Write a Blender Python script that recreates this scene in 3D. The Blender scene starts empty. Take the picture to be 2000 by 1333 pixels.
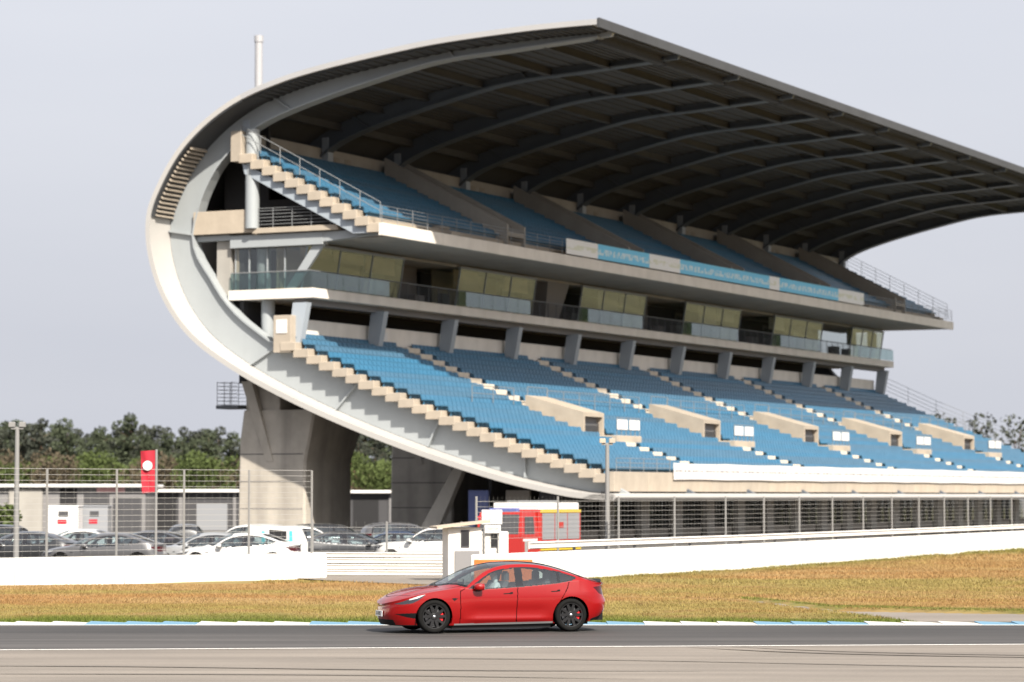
import bpy, bmesh, math, random
import numpy as np
from mathutils import Vector, Matrix

random.seed(7)
rng = np.random.default_rng(7)
SC = bpy.context.scene
COL = SC.collection

# ------------------------------------------------------------------ camera
CAM_H = 2.75
PITCH = math.atan((970 - 666.5) / 5560.0)
cd = bpy.data.cameras.new("camera")
cam = bpy.data.objects.new("camera", cd)
COL.objects.link(cam)
cam.location = (0, 0, CAM_H)
cam.rotation_euler = (math.pi / 2 + PITCH, 0, 0)
cd.sensor_width = 36.0
cd.lens = 36.0 * 5560 / 2000
cd.clip_start = 0.5
cd.clip_end = 4000
SC.camera = cam
cd.dof.use_dof = True                 # fast telephoto lens focused on the car
cd.dof.focus_distance = 57.6
cd.dof.aperture_fstop = 1.6

# ------------------------------------------------------------------ world, sun
SUN_DIR = Vector((0.288, -0.688, 0.667)).normalized()      # towards the sun
elev = math.asin(SUN_DIR.z)
azim = math.atan2(SUN_DIR.x, SUN_DIR.y)
w = bpy.data.worlds.new("World")
SC.world = w
w.use_nodes = True
nt = w.node_tree
nt.nodes.clear()
out = nt.nodes.new("ShaderNodeOutputWorld")
bg = nt.nodes.new("ShaderNodeBackground")
sky = nt.nodes.new("ShaderNodeTexSky")
sky.sky_type = 'NISHITA'
sky.sun_disc = False
sky.sun_elevation = elev
sky.sun_rotation = azim
sky.air_density = 1.0
sky.dust_density = 9.0
sky.ozone_density = 1.0
sky.altitude = 100
mixc = nt.nodes.new("ShaderNodeMix")          # thin high overcast: the blue is veiled by milky cloud
mixc.data_type = 'RGBA'
mixc.inputs['Factor'].default_value = 0.5
tc = nt.nodes.new("ShaderNodeTexCoord")
mp = nt.nodes.new("ShaderNodeMapping")
mp.inputs['Scale'].default_value = (1.0, 1.0, 5.0)
nz = nt.nodes.new("ShaderNodeTexNoise")
nz.inputs['Scale'].default_value = 3.2
nz.inputs['Detail'].default_value = 5
cr = nt.nodes.new("ShaderNodeValToRGB")
cr.color_ramp.elements[0].position = 0.3
cr.color_ramp.elements[0].color = (11.9, 12.3, 13.7, 1)
cr.color_ramp.elements[1].position = 0.75
cr.color_ramp.elements[1].color = (12.9, 13.2, 14.4, 1)
nt.links.new(tc.outputs['Generated'], mp.inputs['Vector'])
nt.links.new(mp.outputs['Vector'], nz.inputs['Vector'])
nt.links.new(nz.outputs['Fac'], cr.inputs['Fac'])
hs = nt.nodes.new('ShaderNodeHueSaturation')
hs.inputs['Saturation'].default_value = 0.4
nt.links.new(sky.outputs['Color'], hs.inputs['Color'])
nt.links.new(hs.outputs['Color'], mixc.inputs['A'])
nt.links.new(cr.outputs['Color'], mixc.inputs['B'])
nt.links.new(mixc.outputs['Result'], bg.inputs['Color'])
bg.inputs['Strength'].default_value = 0.05
nt.links.new(bg.outputs['Background'], out.inputs['Surface'])

sd = bpy.data.lights.new("sun", 'SUN')
sd.energy = 4.6
sd.angle = math.radians(0.9)
sd.color = (1.0, 0.92, 0.80)
sun = bpy.data.objects.new("sun", sd)
COL.objects.link(sun)
sun.rotation_euler = SUN_DIR.to_track_quat('Z', 'Y').to_euler()
sun.location = (20, -40, 60)

SC.view_settings.view_transform = 'Standard'
SC.view_settings.look = 'None'
SC.view_settings.exposure = 1.0
SC.view_settings.gamma = 1.0
SC.view_settings.use_curve_mapping = False
SC.cycles.use_denoising = True
SC.cycles.max_bounces = 8
SC.cycles.transparent_max_bounces = 16
SC.cycles.caustics_reflective = False
SC.cycles.caustics_refractive = False

# ------------------------------------------------------------------ materials
def mat(name, col, rough=0.6, metal=0.0, var=0.0, scale=3.0, stretch=(1, 1, 1), bump=0.0, bscale=20.0, coat=0.0,
        streak=0.0, streak_scale=2.0, spec=0.5, coords='Object', dirt=None):
    m = bpy.data.materials.new(name)
    m.use_nodes = True
    n, l = m.node_tree.nodes, m.node_tree.links
    b = n['Principled BSDF']
    b.inputs['Roughness'].default_value = rough
    b.inputs['Metallic'].default_value = metal
    b.inputs['Coat Weight'].default_value = coat
    b.inputs['Coat Roughness'].default_value = 0.04
    b.inputs['Specular IOR Level'].default_value = spec
    b.inputs['Base Color'].default_value = (*col, 1)
    if var or bump or streak:
        t = n.new("ShaderNodeTexCoord")
        mp_ = n.new("ShaderNodeMapping")
        mp_.inputs['Scale'].default_value = stretch
        l.new(t.outputs[coords], mp_.inputs['Vector'])
    if var or streak:
        z1 = n.new("ShaderNodeTexNoise")
        z1.inputs['Scale'].default_value = scale
        z1.inputs['Detail'].default_value = 6
        z1.inputs['Roughness'].default_value = 0.65
        l.new(mp_.outputs['Vector'], z1.inputs['Vector'])
        r = n.new("ShaderNodeMapRange")
        r.inputs['From Min'].default_value = 0.25
        r.inputs['From Max'].default_value = 0.75
        r.inputs['To Min'].default_value = 1 - var
        r.inputs['To Max'].default_value = 1 + var
        l.new(z1.outputs['Fac'], r.inputs['Value'])
        mul = n.new("ShaderNodeMix")
        mul.data_type = 'RGBA'
        mul.blend_type = 'MULTIPLY'
        mul.inputs['Factor'].default_value = 1.0
        mul.inputs['A'].default_value = (*col, 1)
        cmb = n.new("ShaderNodeCombineColor")
        for k in ('Red', 'Green', 'Blue'):
            l.new(r.outputs['Result'], cmb.inputs[k])
        l.new(cmb.outputs['Color'], mul.inputs['B'])
        last = mul.outputs['Result']
        if streak:
            z2 = n.new("ShaderNodeTexNoise")
            z2.inputs['Scale'].default_value = streak_scale
            z2.inputs['Detail'].default_value = 4
            mp2 = n.new("ShaderNodeMapping")
            mp2.inputs['Scale'].default_value = (1.0, 1.0, 0.08)
            l.new(t.outputs[coords], mp2.inputs['Vector'])
            l.new(mp2.outputs['Vector'], z2.inputs['Vector'])
            r2 = n.new("ShaderNodeMapRange")
            r2.inputs['From Min'].default_value = 0.42
            r2.inputs['From Max'].default_value = 0.72
            r2.inputs['To Min'].default_value = 0.0
            r2.inputs['To Max'].default_value = streak
            l.new(z2.outputs['Fac'], r2.inputs['Value'])
            mx = n.new("ShaderNodeMix")
            mx.data_type = 'RGBA'
            mx.inputs['B'].default_value = (*(dirt or (0.10, 0.09, 0.08)), 1)
            l.new(r2.outputs['Result'], mx.inputs['Factor'])
            l.new(last, mx.inputs['A'])
            last = mx.outputs['Result']
        l.new(last, b.inputs['Base Color'])
    if bump:
        z3 = n.new("ShaderNodeTexNoise")
        z3.inputs['Scale'].default_value = bscale
        z3.inputs['Detail'].default_value = 5
        l.new(mp_.outputs['Vector'], z3.inputs['Vector'])
        bp = n.new("ShaderNodeBump")
        bp.inputs['Strength'].default_value = bump
        bp.inputs['Distance'].default_value = 0.02
        l.new(z3.outputs['Fac'], bp.inputs['Height'])
        l.new(bp.outputs['Normal'], b.inputs['Normal'])
    return m

def glass(name, tint=(0.75, 0.85, 0.85), trans=0.75, rough=0.02, spec=1.5):
    m = bpy.data.materials.new(name)
    m.use_nodes = True
    n, l = m.node_tree.nodes, m.node_tree.links
    n.clear()
    o = n.new("ShaderNodeOutputMaterial")
    tr = n.new("ShaderNodeBsdfTransparent")
    tr.inputs['Color'].default_value = (*[c * trans for c in tint], 1)
    gl = n.new("ShaderNodeBsdfGlossy")
    gl.inputs['Roughness'].default_value = rough
    gl.inputs['Color'].default_value = (0.95, 0.97, 0.97, 1)
    fr = n.new("ShaderNodeFresnel")
    geo = n.new('ShaderNodeNewGeometry')
    sgn = n.new('ShaderNodeMath'); sgn.operation = 'MULTIPLY_ADD'; sgn.inputs[1].default_value = -2; sgn.inputs[2].default_value = 1
    pw = n.new('ShaderNodeMath'); pw.operation = 'POWER'; pw.inputs[0].default_value = spec
    l.new(geo.outputs['Backfacing'], sgn.inputs[0]); l.new(sgn.outputs[0], pw.inputs[1]); l.new(pw.outputs[0], fr.inputs['IOR'])
    mx = n.new("ShaderNodeMixShader")
    l.new(fr.outputs['Fac'], mx.inputs['Fac'])
    l.new(tr.outputs['BSDF'], mx.inputs[1])
    l.new(gl.outputs['BSDF'], mx.inputs[2])
    l.new(mx.outputs['Shader'], o.inputs['Surface'])
    return m

M = {}
M['concrete'] = mat('concrete', (0.27, 0.245, 0.215), 0.85, var=0.13, scale=0.8, bump=0.15, bscale=6, streak=0.35, streak_scale=0.9, dirt=(0.24, 0.21, 0.18))
M['concrete_step'] = mat('concrete_step', (0.37, 0.32, 0.26), 0.85, var=0.12, scale=1.2, bump=0.15, bscale=6, streak=0.2, streak_scale=1.4, dirt=(0.30, 0.26, 0.21))
M['concrete_pale'] = mat('concrete_pale', (0.68, 0.645, 0.595), 0.85, var=0.08, scale=0.8, bump=0.1, bscale=6, streak=0.3, streak_scale=0.9, dirt=(0.46, 0.43, 0.38))
M['roof_metal'] = mat('roof_metal', (0.36, 0.36, 0.365), 0.5, var=0.04, scale=0.4)
M['tan_wall'] = mat('tan_wall', (0.40, 0.32, 0.21), 0.7, var=0.2, scale=1.2, stretch=(1, .3, 2))
M['concrete_dark'] = mat('concrete_dark', (0.42, 0.385, 0.335), 0.9, var=0.22, scale=0.5, bump=0.35, bscale=3, streak=0.75, streak_scale=0.55, dirt=(0.12, 0.11, 0.10))
M['concrete_wall'] = mat('concrete_wall', (0.32, 0.305, 0.28), 0.9, var=0.12, scale=0.7, bump=0.15, bscale=5, streak=0.3, streak_scale=0.7, dirt=(0.2, 0.19, 0.17))
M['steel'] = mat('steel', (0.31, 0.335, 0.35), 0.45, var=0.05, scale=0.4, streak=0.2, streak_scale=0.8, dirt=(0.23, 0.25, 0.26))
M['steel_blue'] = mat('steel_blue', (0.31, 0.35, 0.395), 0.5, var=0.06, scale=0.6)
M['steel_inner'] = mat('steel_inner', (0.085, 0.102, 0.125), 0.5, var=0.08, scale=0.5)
M['cladding'] = mat('cladding', (0.40, 0.39, 0.375), 0.5, var=0.05, scale=0.3, streak=0.12, streak_scale=0.6, dirt=(0.5, 0.47, 0.43))
M['soffit'] = mat('soffit', (0.043, 0.046, 0.051), 0.8, var=0.2, scale=0.4)
M['dark'] = mat('dark', (0.018, 0.018, 0.02), 0.9)
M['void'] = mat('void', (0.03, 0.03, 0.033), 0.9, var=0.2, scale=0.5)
M['seat_blue'] = mat('seat_blue', (0.046, 0.134, 0.222), 0.4, var=0.10, scale=0.6, spec=0.45)
def vary_by_piece(m, amt):
    """weathering: every row of seats has faded a little differently"""
    n, l = m.node_tree.nodes, m.node_tree.links
    b = n['Principled BSDF']
    src = b.inputs['Base Color'].links[0].from_socket
    oi = n.new("ShaderNodeObjectInfo"); r = n.new("ShaderNodeMapRange")
    r.inputs['To Min'].default_value = 1 - amt; r.inputs['To Max'].default_value = 1 + amt
    l.new(oi.outputs['Random'], r.inputs['Value'])
    h = n.new("ShaderNodeHueSaturation")
    l.new(r.outputs['Result'], h.inputs['Value']); l.new(r.outputs['Result'], h.inputs['Saturation']); l.new(src, h.inputs['Color'])
    l.new(h.outputs['Color'], b.inputs['Base Color'])
vary_by_piece(M['seat_blue'], 0.09)
M['stair_white'] = mat('stair_white', (0.55, 0.49, 0.41), 0.8, var=0.1, scale=2)
M['rail'] = mat('rail', (0.22, 0.23, 0.24), 0.5, metal=0.3)
M['rail_dark'] = mat('rail_dark', (0.06, 0.065, 0.075), 0.5)
M['white'] = mat('white', (0.62, 0.61, 0.60), 0.5, var=0.03, scale=1.0)
M['wall_white'] = mat('wall_white', (0.66, 0.64, 0.61), 0.75, var=0.06, scale=0.7, bump=0.1, bscale=5, streak=0.3, streak_scale=0.9, dirt=(0.6, 0.56, 0.5))
M['glass_stand'] = glass('glass_stand', (0.90, 0.93, 0.92), 0.92, spec=1.75)
M['glass_rail'] = glass('glass_rail', (0.70, 0.84, 0.83), 0.80, spec=2.0)
M['asphalt_lot'] = mat('asphalt_lot', (0.09, 0.086, 0.082), 0.9, var=0.15, scale=0.3, bump=0.2, bscale=30)
M['grey_panel'] = mat('grey_panel', (0.19, 0.186, 0.19), 0.7, var=0.06, scale=0.3)
vary_by_piece(M['wall_white'], 0.05)
vary_by_piece(M['concrete_step'], 0.06)
M['charcoal'] = mat('charcoal', (0.05, 0.05, 0.055), 0.7, var=0.1)
M['red_flag'] = mat('red_flag', (0.36, 0.012, 0.028), 0.8, var=0.06)
M['orange'] = mat('orange', (0.60, 0.13, 0.02), 0.6, var=0.04)
M['fire_red'] = mat('fire_red', (0.36, 0.016, 0.012), 0.35, coat=0.4)
M['yellow'] = mat('yellow', (0.52, 0.38, 0.02), 0.5)
M['shutter'] = mat('shutter', (0.30, 0.31, 0.33), 0.4, metal=0.3)
M['pink'] = mat('pink', (0.75, 0.42, 0.42), 0.6)
M['teal'] = mat('teal', (0.05, 0.42, 0.46), 0.6)
M['blue_door'] = mat('blue_door', (0.10, 0.13, 0.32), 0.5)
M['post'] = mat('post', (0.21, 0.208, 0.205), 0.6, metal=0.1)
M['wire'] = mat('wire', (0.30, 0.295, 0.285), 0.6, metal=0.1)
M['mast_white'] = mat('mast_white', (0.34, 0.34, 0.355), 0.5)

# ------------------------------------------------------------------ mesh helpers
class MB:
    def __init__(s):
        s.v, s.f, s.m = [], [], []
    def add(s, verts, faces, mi=0):
        o = len(s.v)
        s.v += [tuple(p) for p in verts]
        s.f += [tuple(i + o for i in f) for f in faces]
        s.m += [mi] * len(faces)
        return s
    def box(s, x0, x1, y0, y1, z0, z1, mi=0):
        v = [(x0, y0, z0), (x1, y0, z0), (x1, y1, z0), (x0, y1, z0), (x0, y0, z1), (x1, y0, z1), (x1, y1, z1), (x0, y1, z1)]
        return s.add(v, [(0, 3, 2, 1), (4, 5, 6, 7), (0, 1, 5, 4), (1, 2, 6, 5), (2, 3, 7, 6), (3, 0, 4, 7)], mi)
    def cbox(s, x0, x1, y0, y1, z0, z1, c=0.02, mi=0):
        """box with chamfered vertical and top edges"""
        def ring(a, z):
            return [(x0 + a + c, y0 + a, z), (x1 - a - c, y0 + a, z), (x1 - a, y0 + a + c, z), (x1 - a, y1 - a - c, z),
                    (x1 - a - c, y1 - a, z), (x0 + a + c, y1 - a, z), (x0 + a, y1 - a - c, z), (x0 + a, y0 + a + c, z)]
        v = ring(0, z0) + ring(0, z1 - c) + ring(c, z1)
        f = [tuple(range(7, -1, -1)), tuple(range(16, 24))]
        for k in range(2):
            for i in range(8):
                f.append((k * 8 + i, k * 8 + (i + 1) % 8, k * 8 + 8 + (i + 1) % 8, k * 8 + 8 + i))
        return s.add(v, f, mi)
    def prism(s, poly, a0, a1, axis=1, mi=0):
        """polygon in the plane perpendicular to axis, extruded from a0 to a1"""
        n = len(poly)
        def pt(p, a):
            return (p[0], a, p[1]) if axis == 1 else ((a, p[0], p[1]) if axis == 0 else (p[0], p[1], a))
        v = [pt(p, a0) for p in poly] + [pt(p, a1) for p in poly]
        f = [tuple(range(n)), tuple(range(2 * n - 1, n - 1, -1))]
        for i in range(n):
            j = (i + 1) % n
            f.append((i, i + n, j + n, j))
        return s.add(v, f, mi)
    def strip(s, A, B, a0, a1, mi=0):
        """solid between curves A and B (lists of (x,z)), extruded along y"""
        n = len(A)
        v = [(p[0], a0, p[1]) for p in A] + [(p[0], a0, p[1]) for p in B] + [(p[0], a1, p[1]) for p in A] + [(p[0], a1, p[1]) for p in B]
        f = []
        for i in range(n - 1):
            j = i + 1
            f += [(i, j, n + j, n + i), (2 * n + i, 3 * n + i, 3 * n + j, 2 * n + j),
                  (i, 2 * n + i, 2 * n + j, j), (n + i, n + j, 3 * n + j, 3 * n + i)]
        f += [(0, n, 3 * n, 2 * n), (n - 1, 3 * n - 1, 4 * n - 1, 2 * n - 1)]
        return s.add(v, f, mi)
    def tube(s, p, q, r, n=8, r2=None, mi=0):
        p, q = Vector(p), Vector(q)
        r2 = r if r2 is None else r2
        d = (q - p).normalized()
        a = d.orthogonal().normalized()
        b = d.cross(a)
        v = []
        for c, rr in ((p, r), (q, r2)):
            for i in range(n):
                t = 2 * math.pi * i / n
                v.append(c + rr * (math.cos(t) * a + math.sin(t) * b))
        f = [tuple(range(n - 1, -1, -1)), tuple(range(n, 2 * n))]
        for i in range(n):
            j = (i + 1) % n
            f.append((i, j, n + j, n + i))
        return s.add(v, f, mi)
    def lathe(s, prof, n=32, axis='y', c=(0, 0, 0), mi=0):
        """prof: list of (r, a) turned about the axis"""
        o = len(s.v)
        for r, a in prof:
            for i in range(n):
                t = 2 * math.pi * i / n
                x, y = r * math.cos(t), r * math.sin(t)
                s.v.append((c[0] + x, c[1] + a, c[2] + y) if axis == 'y' else (c[0] + x, c[1] + y, c[2] + a))
        for k in range(len(prof) - 1):
            for i in range(n):
                j = (i + 1) % n
                s.f.append((o + k * n + i, o + k * n + j, o + k * n + n + j, o + k * n + n + i))
                s.m.append(mi)
        return s
    def mesh(s, name, mats, smooth=False):
        me = bpy.data.meshes.new(name)
        me.from_pydata(s.v, [], s.f)
        for m in (mats if isinstance(mats, (list, tuple)) else [mats]):
            me.materials.append(m)
        if len(me.materials) > 1:
            me.polygons.foreach_set('material_index', s.m)
        bm = bmesh.new()
        bm.from_mesh(me)
        bmesh.ops.recalc_face_normals(bm, faces=bm.faces)
        bm.to_mesh(me)
        bm.free()
        if smooth:
            me.polygons.foreach_set('use_smooth', [True] * len(me.polygons))
        me.update()
        return me
    def build(s, name, mats, parent=None, smooth=False, loc=None, rot=None):
        return link(name, s.mesh(name, mats, smooth), parent, loc, rot)

def link(name, me, parent=None, loc=None, rot=None):
    o = bpy.data.objects.new(name, me)
    COL.objects.link(o)
    if parent:
        o.parent = parent
    if loc:
        o.location = loc
    if rot:
        o.rotation_euler = rot
    return o

def tag(o, label=None, cat=None, group=None, kind=None):
    if label: o['label'] = label
    if cat: o['category'] = cat
    if group: o['group'] = group
    if kind: o['kind'] = kind
    return o

def empty(name, label, cat, loc=(0, 0, 0), rz=0, group=None):
    o = bpy.data.objects.new(name, None)
    COL.objects.link(o)
    o.location = loc
    o.rotation_euler = (0, 0, rz)
    return tag(o, label, cat, group)

def copy_tree(o, parent=None):
    c = o.copy()
    COL.objects.link(c)
    c.parent = parent
    for ch in list(o.children):
        copy_tree(ch, c)
    return c

def smooth_angle(o, deg=35):
    me = o.data
    me.polygons.foreach_set('use_smooth', [True] * len(me.polygons))
    me.set_sharp_from_angle(angle=math.radians(deg))

def catmull(P, n):
    """Catmull-Rom through points P, n samples per span"""
    P = [np.array(p, float) for p in P]
    P = [2 * P[0] - P[1]] + P + [2 * P[-1] - P[-2]]
    outp = []
    for i in range(1, len(P) - 2):
        for k in range(n):
            t = k / n
            a, b, c, d = P[i - 1:i + 3]
            outp.append(0.5 * (2 * b + (c - a) * t + (2 * a - 5 * b + 4 * c - d) * t * t + (3 * b - a - 3 * c + d) * t ** 3))
    outp.append(P[-2])
    return [tuple(p) for p in outp]

def pchip(xs, ys):
    """monotone cubic interpolation"""
    xs, ys = np.array(xs, float), np.array(ys, float)
    h = np.diff(xs)
    dl = np.diff(ys) / h
    m = np.zeros(len(xs))
    for i in range(1, len(xs) - 1):
        if dl[i - 1] * dl[i] > 0:
            w1, w2 = 2 * h[i] + h[i - 1], h[i] + 2 * h[i - 1]
            m[i] = (w1 + w2) / (w1 / dl[i - 1] + w2 / dl[i])
    m[0], m[-1] = dl[0], dl[-1]
    def f(x):
        x = np.clip(np.asarray(x, float), xs[0], xs[-1])
        i = np.clip(np.searchsorted(xs, x, side='right') - 1, 0, len(xs) - 2)
        t = (x - xs[i]) / h[i]
        return ((1 + 2 * t) * (1 - t) ** 2 * ys[i] + t * (1 - t) ** 2 * h[i] * m[i] + t * t * (3 - 2 * t) * ys[i + 1] + t * t * (t - 1) * h[i] * m[i + 1])
    return f

def in_poly(px, py, poly):
    px, py = np.asarray(px), np.asarray(py)
    inside = np.zeros(px.shape, bool)
    n = len(poly)
    for i in range(n):
        x0, y0 = poly[i]
        x1, y1 = poly[(i + 1) % n]
        c = ((y0 > py) != (y1 > py))
        with np.errstate(divide='ignore', invalid='ignore'):
            xi = (x1 - x0) * (py - y0) / (y1 - y0 + 1e-12) + x0
        inside ^= c & (px < xi)
    return inside

def value_noise(x, y, seed=0):
    """smooth 2-D value noise in 0..1"""
    xi, yi = np.floor(x).astype(int), np.floor(y).astype(int)
    fx, fy = x - xi, y - yi
    fx, fy = fx * fx * (3 - 2 * fx), fy * fy * (3 - 2 * fy)
    def h(a, b):
        n = np.sin(a * 127.1 + b * 311.7 + seed * 74.7) * 43758.5453
        return n - np.floor(n)
    return (h(xi, yi) * (1 - fx) + h(xi + 1, yi) * fx) * (1 - fy) + (h(xi, yi + 1) * (1 - fx) + h(xi + 1, yi + 1) * fx) * fy

# ================================================================== ground, track, grass
def sheet(name, poly, z, m, kind='structure', parent=None):
    o = MB().add([(x, y, z) for x, y in poly], [tuple(range(len(poly)))]).build(name, m, parent)
    if o.data.polygons[0].normal.z < 0:
        o.data.flip_normals()
    return tag(o, kind=kind) if kind else o

def road_mat(name, base, lane=None, tyre=0.0, grain=0.12, along=(0.05, 1.0, 1.0)):
    """tarmac: aggregate grain, patches, and rubber laid down along the direction of travel"""
    m = bpy.data.materials.new(name)
    m.use_nodes = True
    n, l = m.node_tree.nodes, m.node_tree.links
    b = n['Principled BSDF']
    b.inputs['Roughness'].default_value = 0.75
    t = n.new("ShaderNodeTexCoord")
    def noise(stretch, scale, detail=5):
        mp_ = n.new("ShaderNodeMapping")
        mp_.inputs['Scale'].default_value = stretch
        l.new(t.outputs['Object'], mp_.inputs['Vector'])
        z = n.new("ShaderNodeTexNoise")
        z.inputs['Scale'].default_value = scale
        z.inputs['Detail'].default_value = detail
        l.new(mp_.outputs['Vector'], z.inputs['Vector'])
        return z.outputs['Fac']
    def rng_(v, a, b_, c, d):
        r = n.new("ShaderNodeMapRange")
        for k, x in zip(('From Min', 'From Max', 'To Min', 'To Max'), (a, b_, c, d)):
            r.inputs[k].default_value = x
        l.new(v, r.inputs['Value'])
        return r.outputs['Result']
    def mul(a, b_):
        q = n.new("ShaderNodeMath"); q.operation = 'MULTIPLY'
        l.new(a, q.inputs[0]); l.new(b_, q.inputs[1])
        return q.outputs[0]
    f = rng_(noise((1, 1, 1), 60, 3), .3, .7, 1 - grain, 1 + grain)
    f = mul(f, rng_(noise((0.4, 1, 1), 0.5, 6), .3, .7, .88, 1.12))
    f = mul(f, rng_(noise(along, 1.6, 6), .35, .65, 1 - tyre, 1 + tyre * .5))
    if lane:
        sp = n.new("ShaderNodeSeparateXYZ")
        l.new(t.outputs['Object'], sp.inputs['Vector'])
        y0, y1, dk = lane
        wv = n.new("ShaderNodeMath"); wv.operation = 'ADD'
        l.new(sp.outputs['Y'], wv.inputs[0])
        l.new(rng_(noise((0.03, .3, 1), 1.0, 3), .3, .7, -.8, .8), wv.inputs[1])
        f = mul(f, rng_(wv.outputs[0], y0, y1, 1.0, dk))
    mx = n.new("ShaderNodeMix"); mx.data_type = 'RGBA'; mx.blend_type = 'MULTIPLY'
    mx.inputs['Factor'].default_value = 1
    mx.inputs['A'].default_value = (*base, 1)
    cc = n.new("ShaderNodeCombineColor")
    for k in ('Red', 'Green', 'Blue'):
        l.new(f, cc.inputs[k])
    l.new(cc.outputs['Color'], mx.inputs['B'])
    l.new(mx.outputs['Result'], b.inputs['Base Color'])
    bp = n.new("ShaderNodeBump"); bp.inputs['Strength'].default_value = .25; bp.inputs['Distance'].default_value = .01
    l.new(noise((1, 1, 1), 45, 4), bp.inputs['Height'])
    l.new(bp.outputs['Normal'], b.inputs['Normal'])
    return m
M['track'] = road_mat('track', (0.068, 0.063, 0.060), lane=(52.8, 58.0, 0.60), tyre=0.35)
M['runoff'] = road_mat('runoff', (0.188, 0.164, 0.139), tyre=0.16, grain=0.22)
M['path'] = road_mat('path', (0.19, 0.165, 0.14), tyre=0.05)
sheet('ground', [(-1800, -300), (1800, -300), (1800, 2500), (-1800, 2500)], 0.0, M['asphalt_lot'])
sheet('runoff_area', [(-120, 12), (120, 12), (120, 61.8), (-120, 61.8)], 0.004, M['runoff'])
NEAR = lambda x: 52.15 + 0.104 * x
sheet('racetrack', [(-90, NEAR(-90)), (85, NEAR(85)), (85, 61.06), (-90, 61.06)], 0.008, M['track'])
M['paint'] = mat('paint', (0.80, 0.78, 0.74), 0.7, var=0.12, scale=4, streak=0.0)
sheet('edge_line', [(-90, NEAR(-90) - 0.16), (85, NEAR(85) - 0.16), (85, NEAR(85)), (-90, NEAR(-90))], 0.012, M['paint'])
sheet('edge_line', [(-90, 60.86), (85, 60.86), (85, 61.04), (-90, 61.04)], 0.0125, M['paint'])
# kerb: saw-tooth blocks, three white then three blue
M['kerb_blue'] = mat('kerb_blue', (0.115, 0.235, 0.335), 0.8, var=0.15, scale=3)
M['kerb_white'] = mat('kerb_white', (0.50, 0.485, 0.455), 0.8, var=0.18, scale=3)
kb = bpy.data.objects.new('kerb', None); COL.objects.link(kb); kb.location = (-9.15, 61.07, 0); kb['kind'] = 'structure'
kmes = {}
for c in ('blue', 'white'):
    kmes[c] = MB().add([(0, 0, 0), (.795, 0, 0), (.795, 1.05, 0), (0, 1.05, 0), (0, 0, .012), (.795, 0, .012), (.795, 1.05, .008), (0, 1.05, .04)],
                       [(0, 3, 2, 1), (4, 5, 6, 7), (0, 1, 5, 4), (1, 2, 6, 5), (2, 3, 7, 6), (3, 0, 4, 7)]).mesh('kerb_block', M['kerb_' + c])
for k in range(-24, 54):
    c = 'blue' if (k // 3) % 2 == 0 else 'white'
    link('kerb_block', kmes[c], kb, (k * 0.8, 0, 0.005))
sheet('gap_apron', [(-5.93, 90.2), (-4.15, 87.6), (-2.12, 85.2), (-0.58, 86.3), (-0.3, 104), (-8.7, 104), (-8.7, 96.0)], 0.11, M['path'])
# --- grass field
LW0, LW1 = (-38.6, 65.9), (-6.01, 93.1)           # foot of the left barrier
RWP = [(-.965, 86.6), (3.06, 94.8), (9.7, 108.1), (26.2, 146.2), (61.8, 224.8)]             # foot of the right barrier
def wall_y(x):
    x = np.asarray(x, float)
    yl = LW0[1] + (x - LW0[0]) * (LW1[1] - LW0[1]) / (LW1[0] - LW0[0])
    yr = np.interp(x, [p[0] for p in RWP], [p[1] for p in RWP])
    yg = np.interp(x, [-6.01, -4.15, -2.12, -.965], [90.1, 87.5, 85.1, 86.2])
    return np.where(x < -6.01, yl, np.where(x < -.965, yg, yr))
PATH = [(1.6, 77.4), (6.5, 74.1), (7.7, 69.0), (7.9, 67.9), (12.0, 66.2), (25, 64.3), (60, 63.3), (60, 62.15), (8.9, 62.15), (8.2, 64.2), (7.0, 67.6), (6.0, 72.9), (1.5, 76.6)]
def grass_colour(x, y):
    dk = y - 62.2
    wy = wall_y(x)
    dw = (wy - y)
    n1 = value_noise(x * 0.16, y * 0.45, 1)
    n2 = value_noise(x * 0.5, y * 1.1, 2)
    n3 = value_noise(x * 1.9, y * 3.1, 3)
    n4 = value_noise(x * 0.09 + 7, y * 0.2, 4)
    tan = np.array([0.255, 0.170, 0.075]); org = np.array([0.245, 0.143, 0.058]); oliv = np.array([0.195, 0.165, 0.055]); grn = np.array([0.085, 0.108, 0.020])
    a = np.clip((n1 * .6 + n2 * .4 - .42) * 4, 0, 1)[..., None]
    c = tan * (1 - a) + org * a
    g = np.clip((n4 * .55 + n3 * .25 + n2 * .2 - .52 + .05 * np.clip(x - 2, 0, 1)) * 4.5, 0, 1)[..., None] * .8
    c = c * (1 - g) + oliv * g
    edge = np.clip(1.25 - dk / (1.7 + 2.2 * n2), 0, 1)
    edge = np.maximum(edge, np.where(x > -1, np.clip(1.1 - dw / (5 + 5 * n1), 0, 1) * .6, 0))
    near = np.where((x > 6.0), np.clip(1 - np.abs(y - np.interp(x, [1.6, 6.5, 7.8, 12.0, 25, 60], [77.9, 74.6, 69.1, 66.8, 64.9, 63.9])) / 1.2, 0, 1), 0)
    edge = np.maximum(edge, near)[..., None]
    c = c * (1 - edge) + grn * edge
    return c * (0.85 + 0.3 * n3)[..., None]
def grass_height(x, y):
    dk = y - 62.15
    m = np.clip(dk / 4.0, 0, 1)
    h = 0.03 * m + 0.07 * m * value_noise(x * .25, y * .25, 9)
    pd = in_poly(x, y, PATH)
    return np.where(pd, 0.0, h) * 1.0
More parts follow.
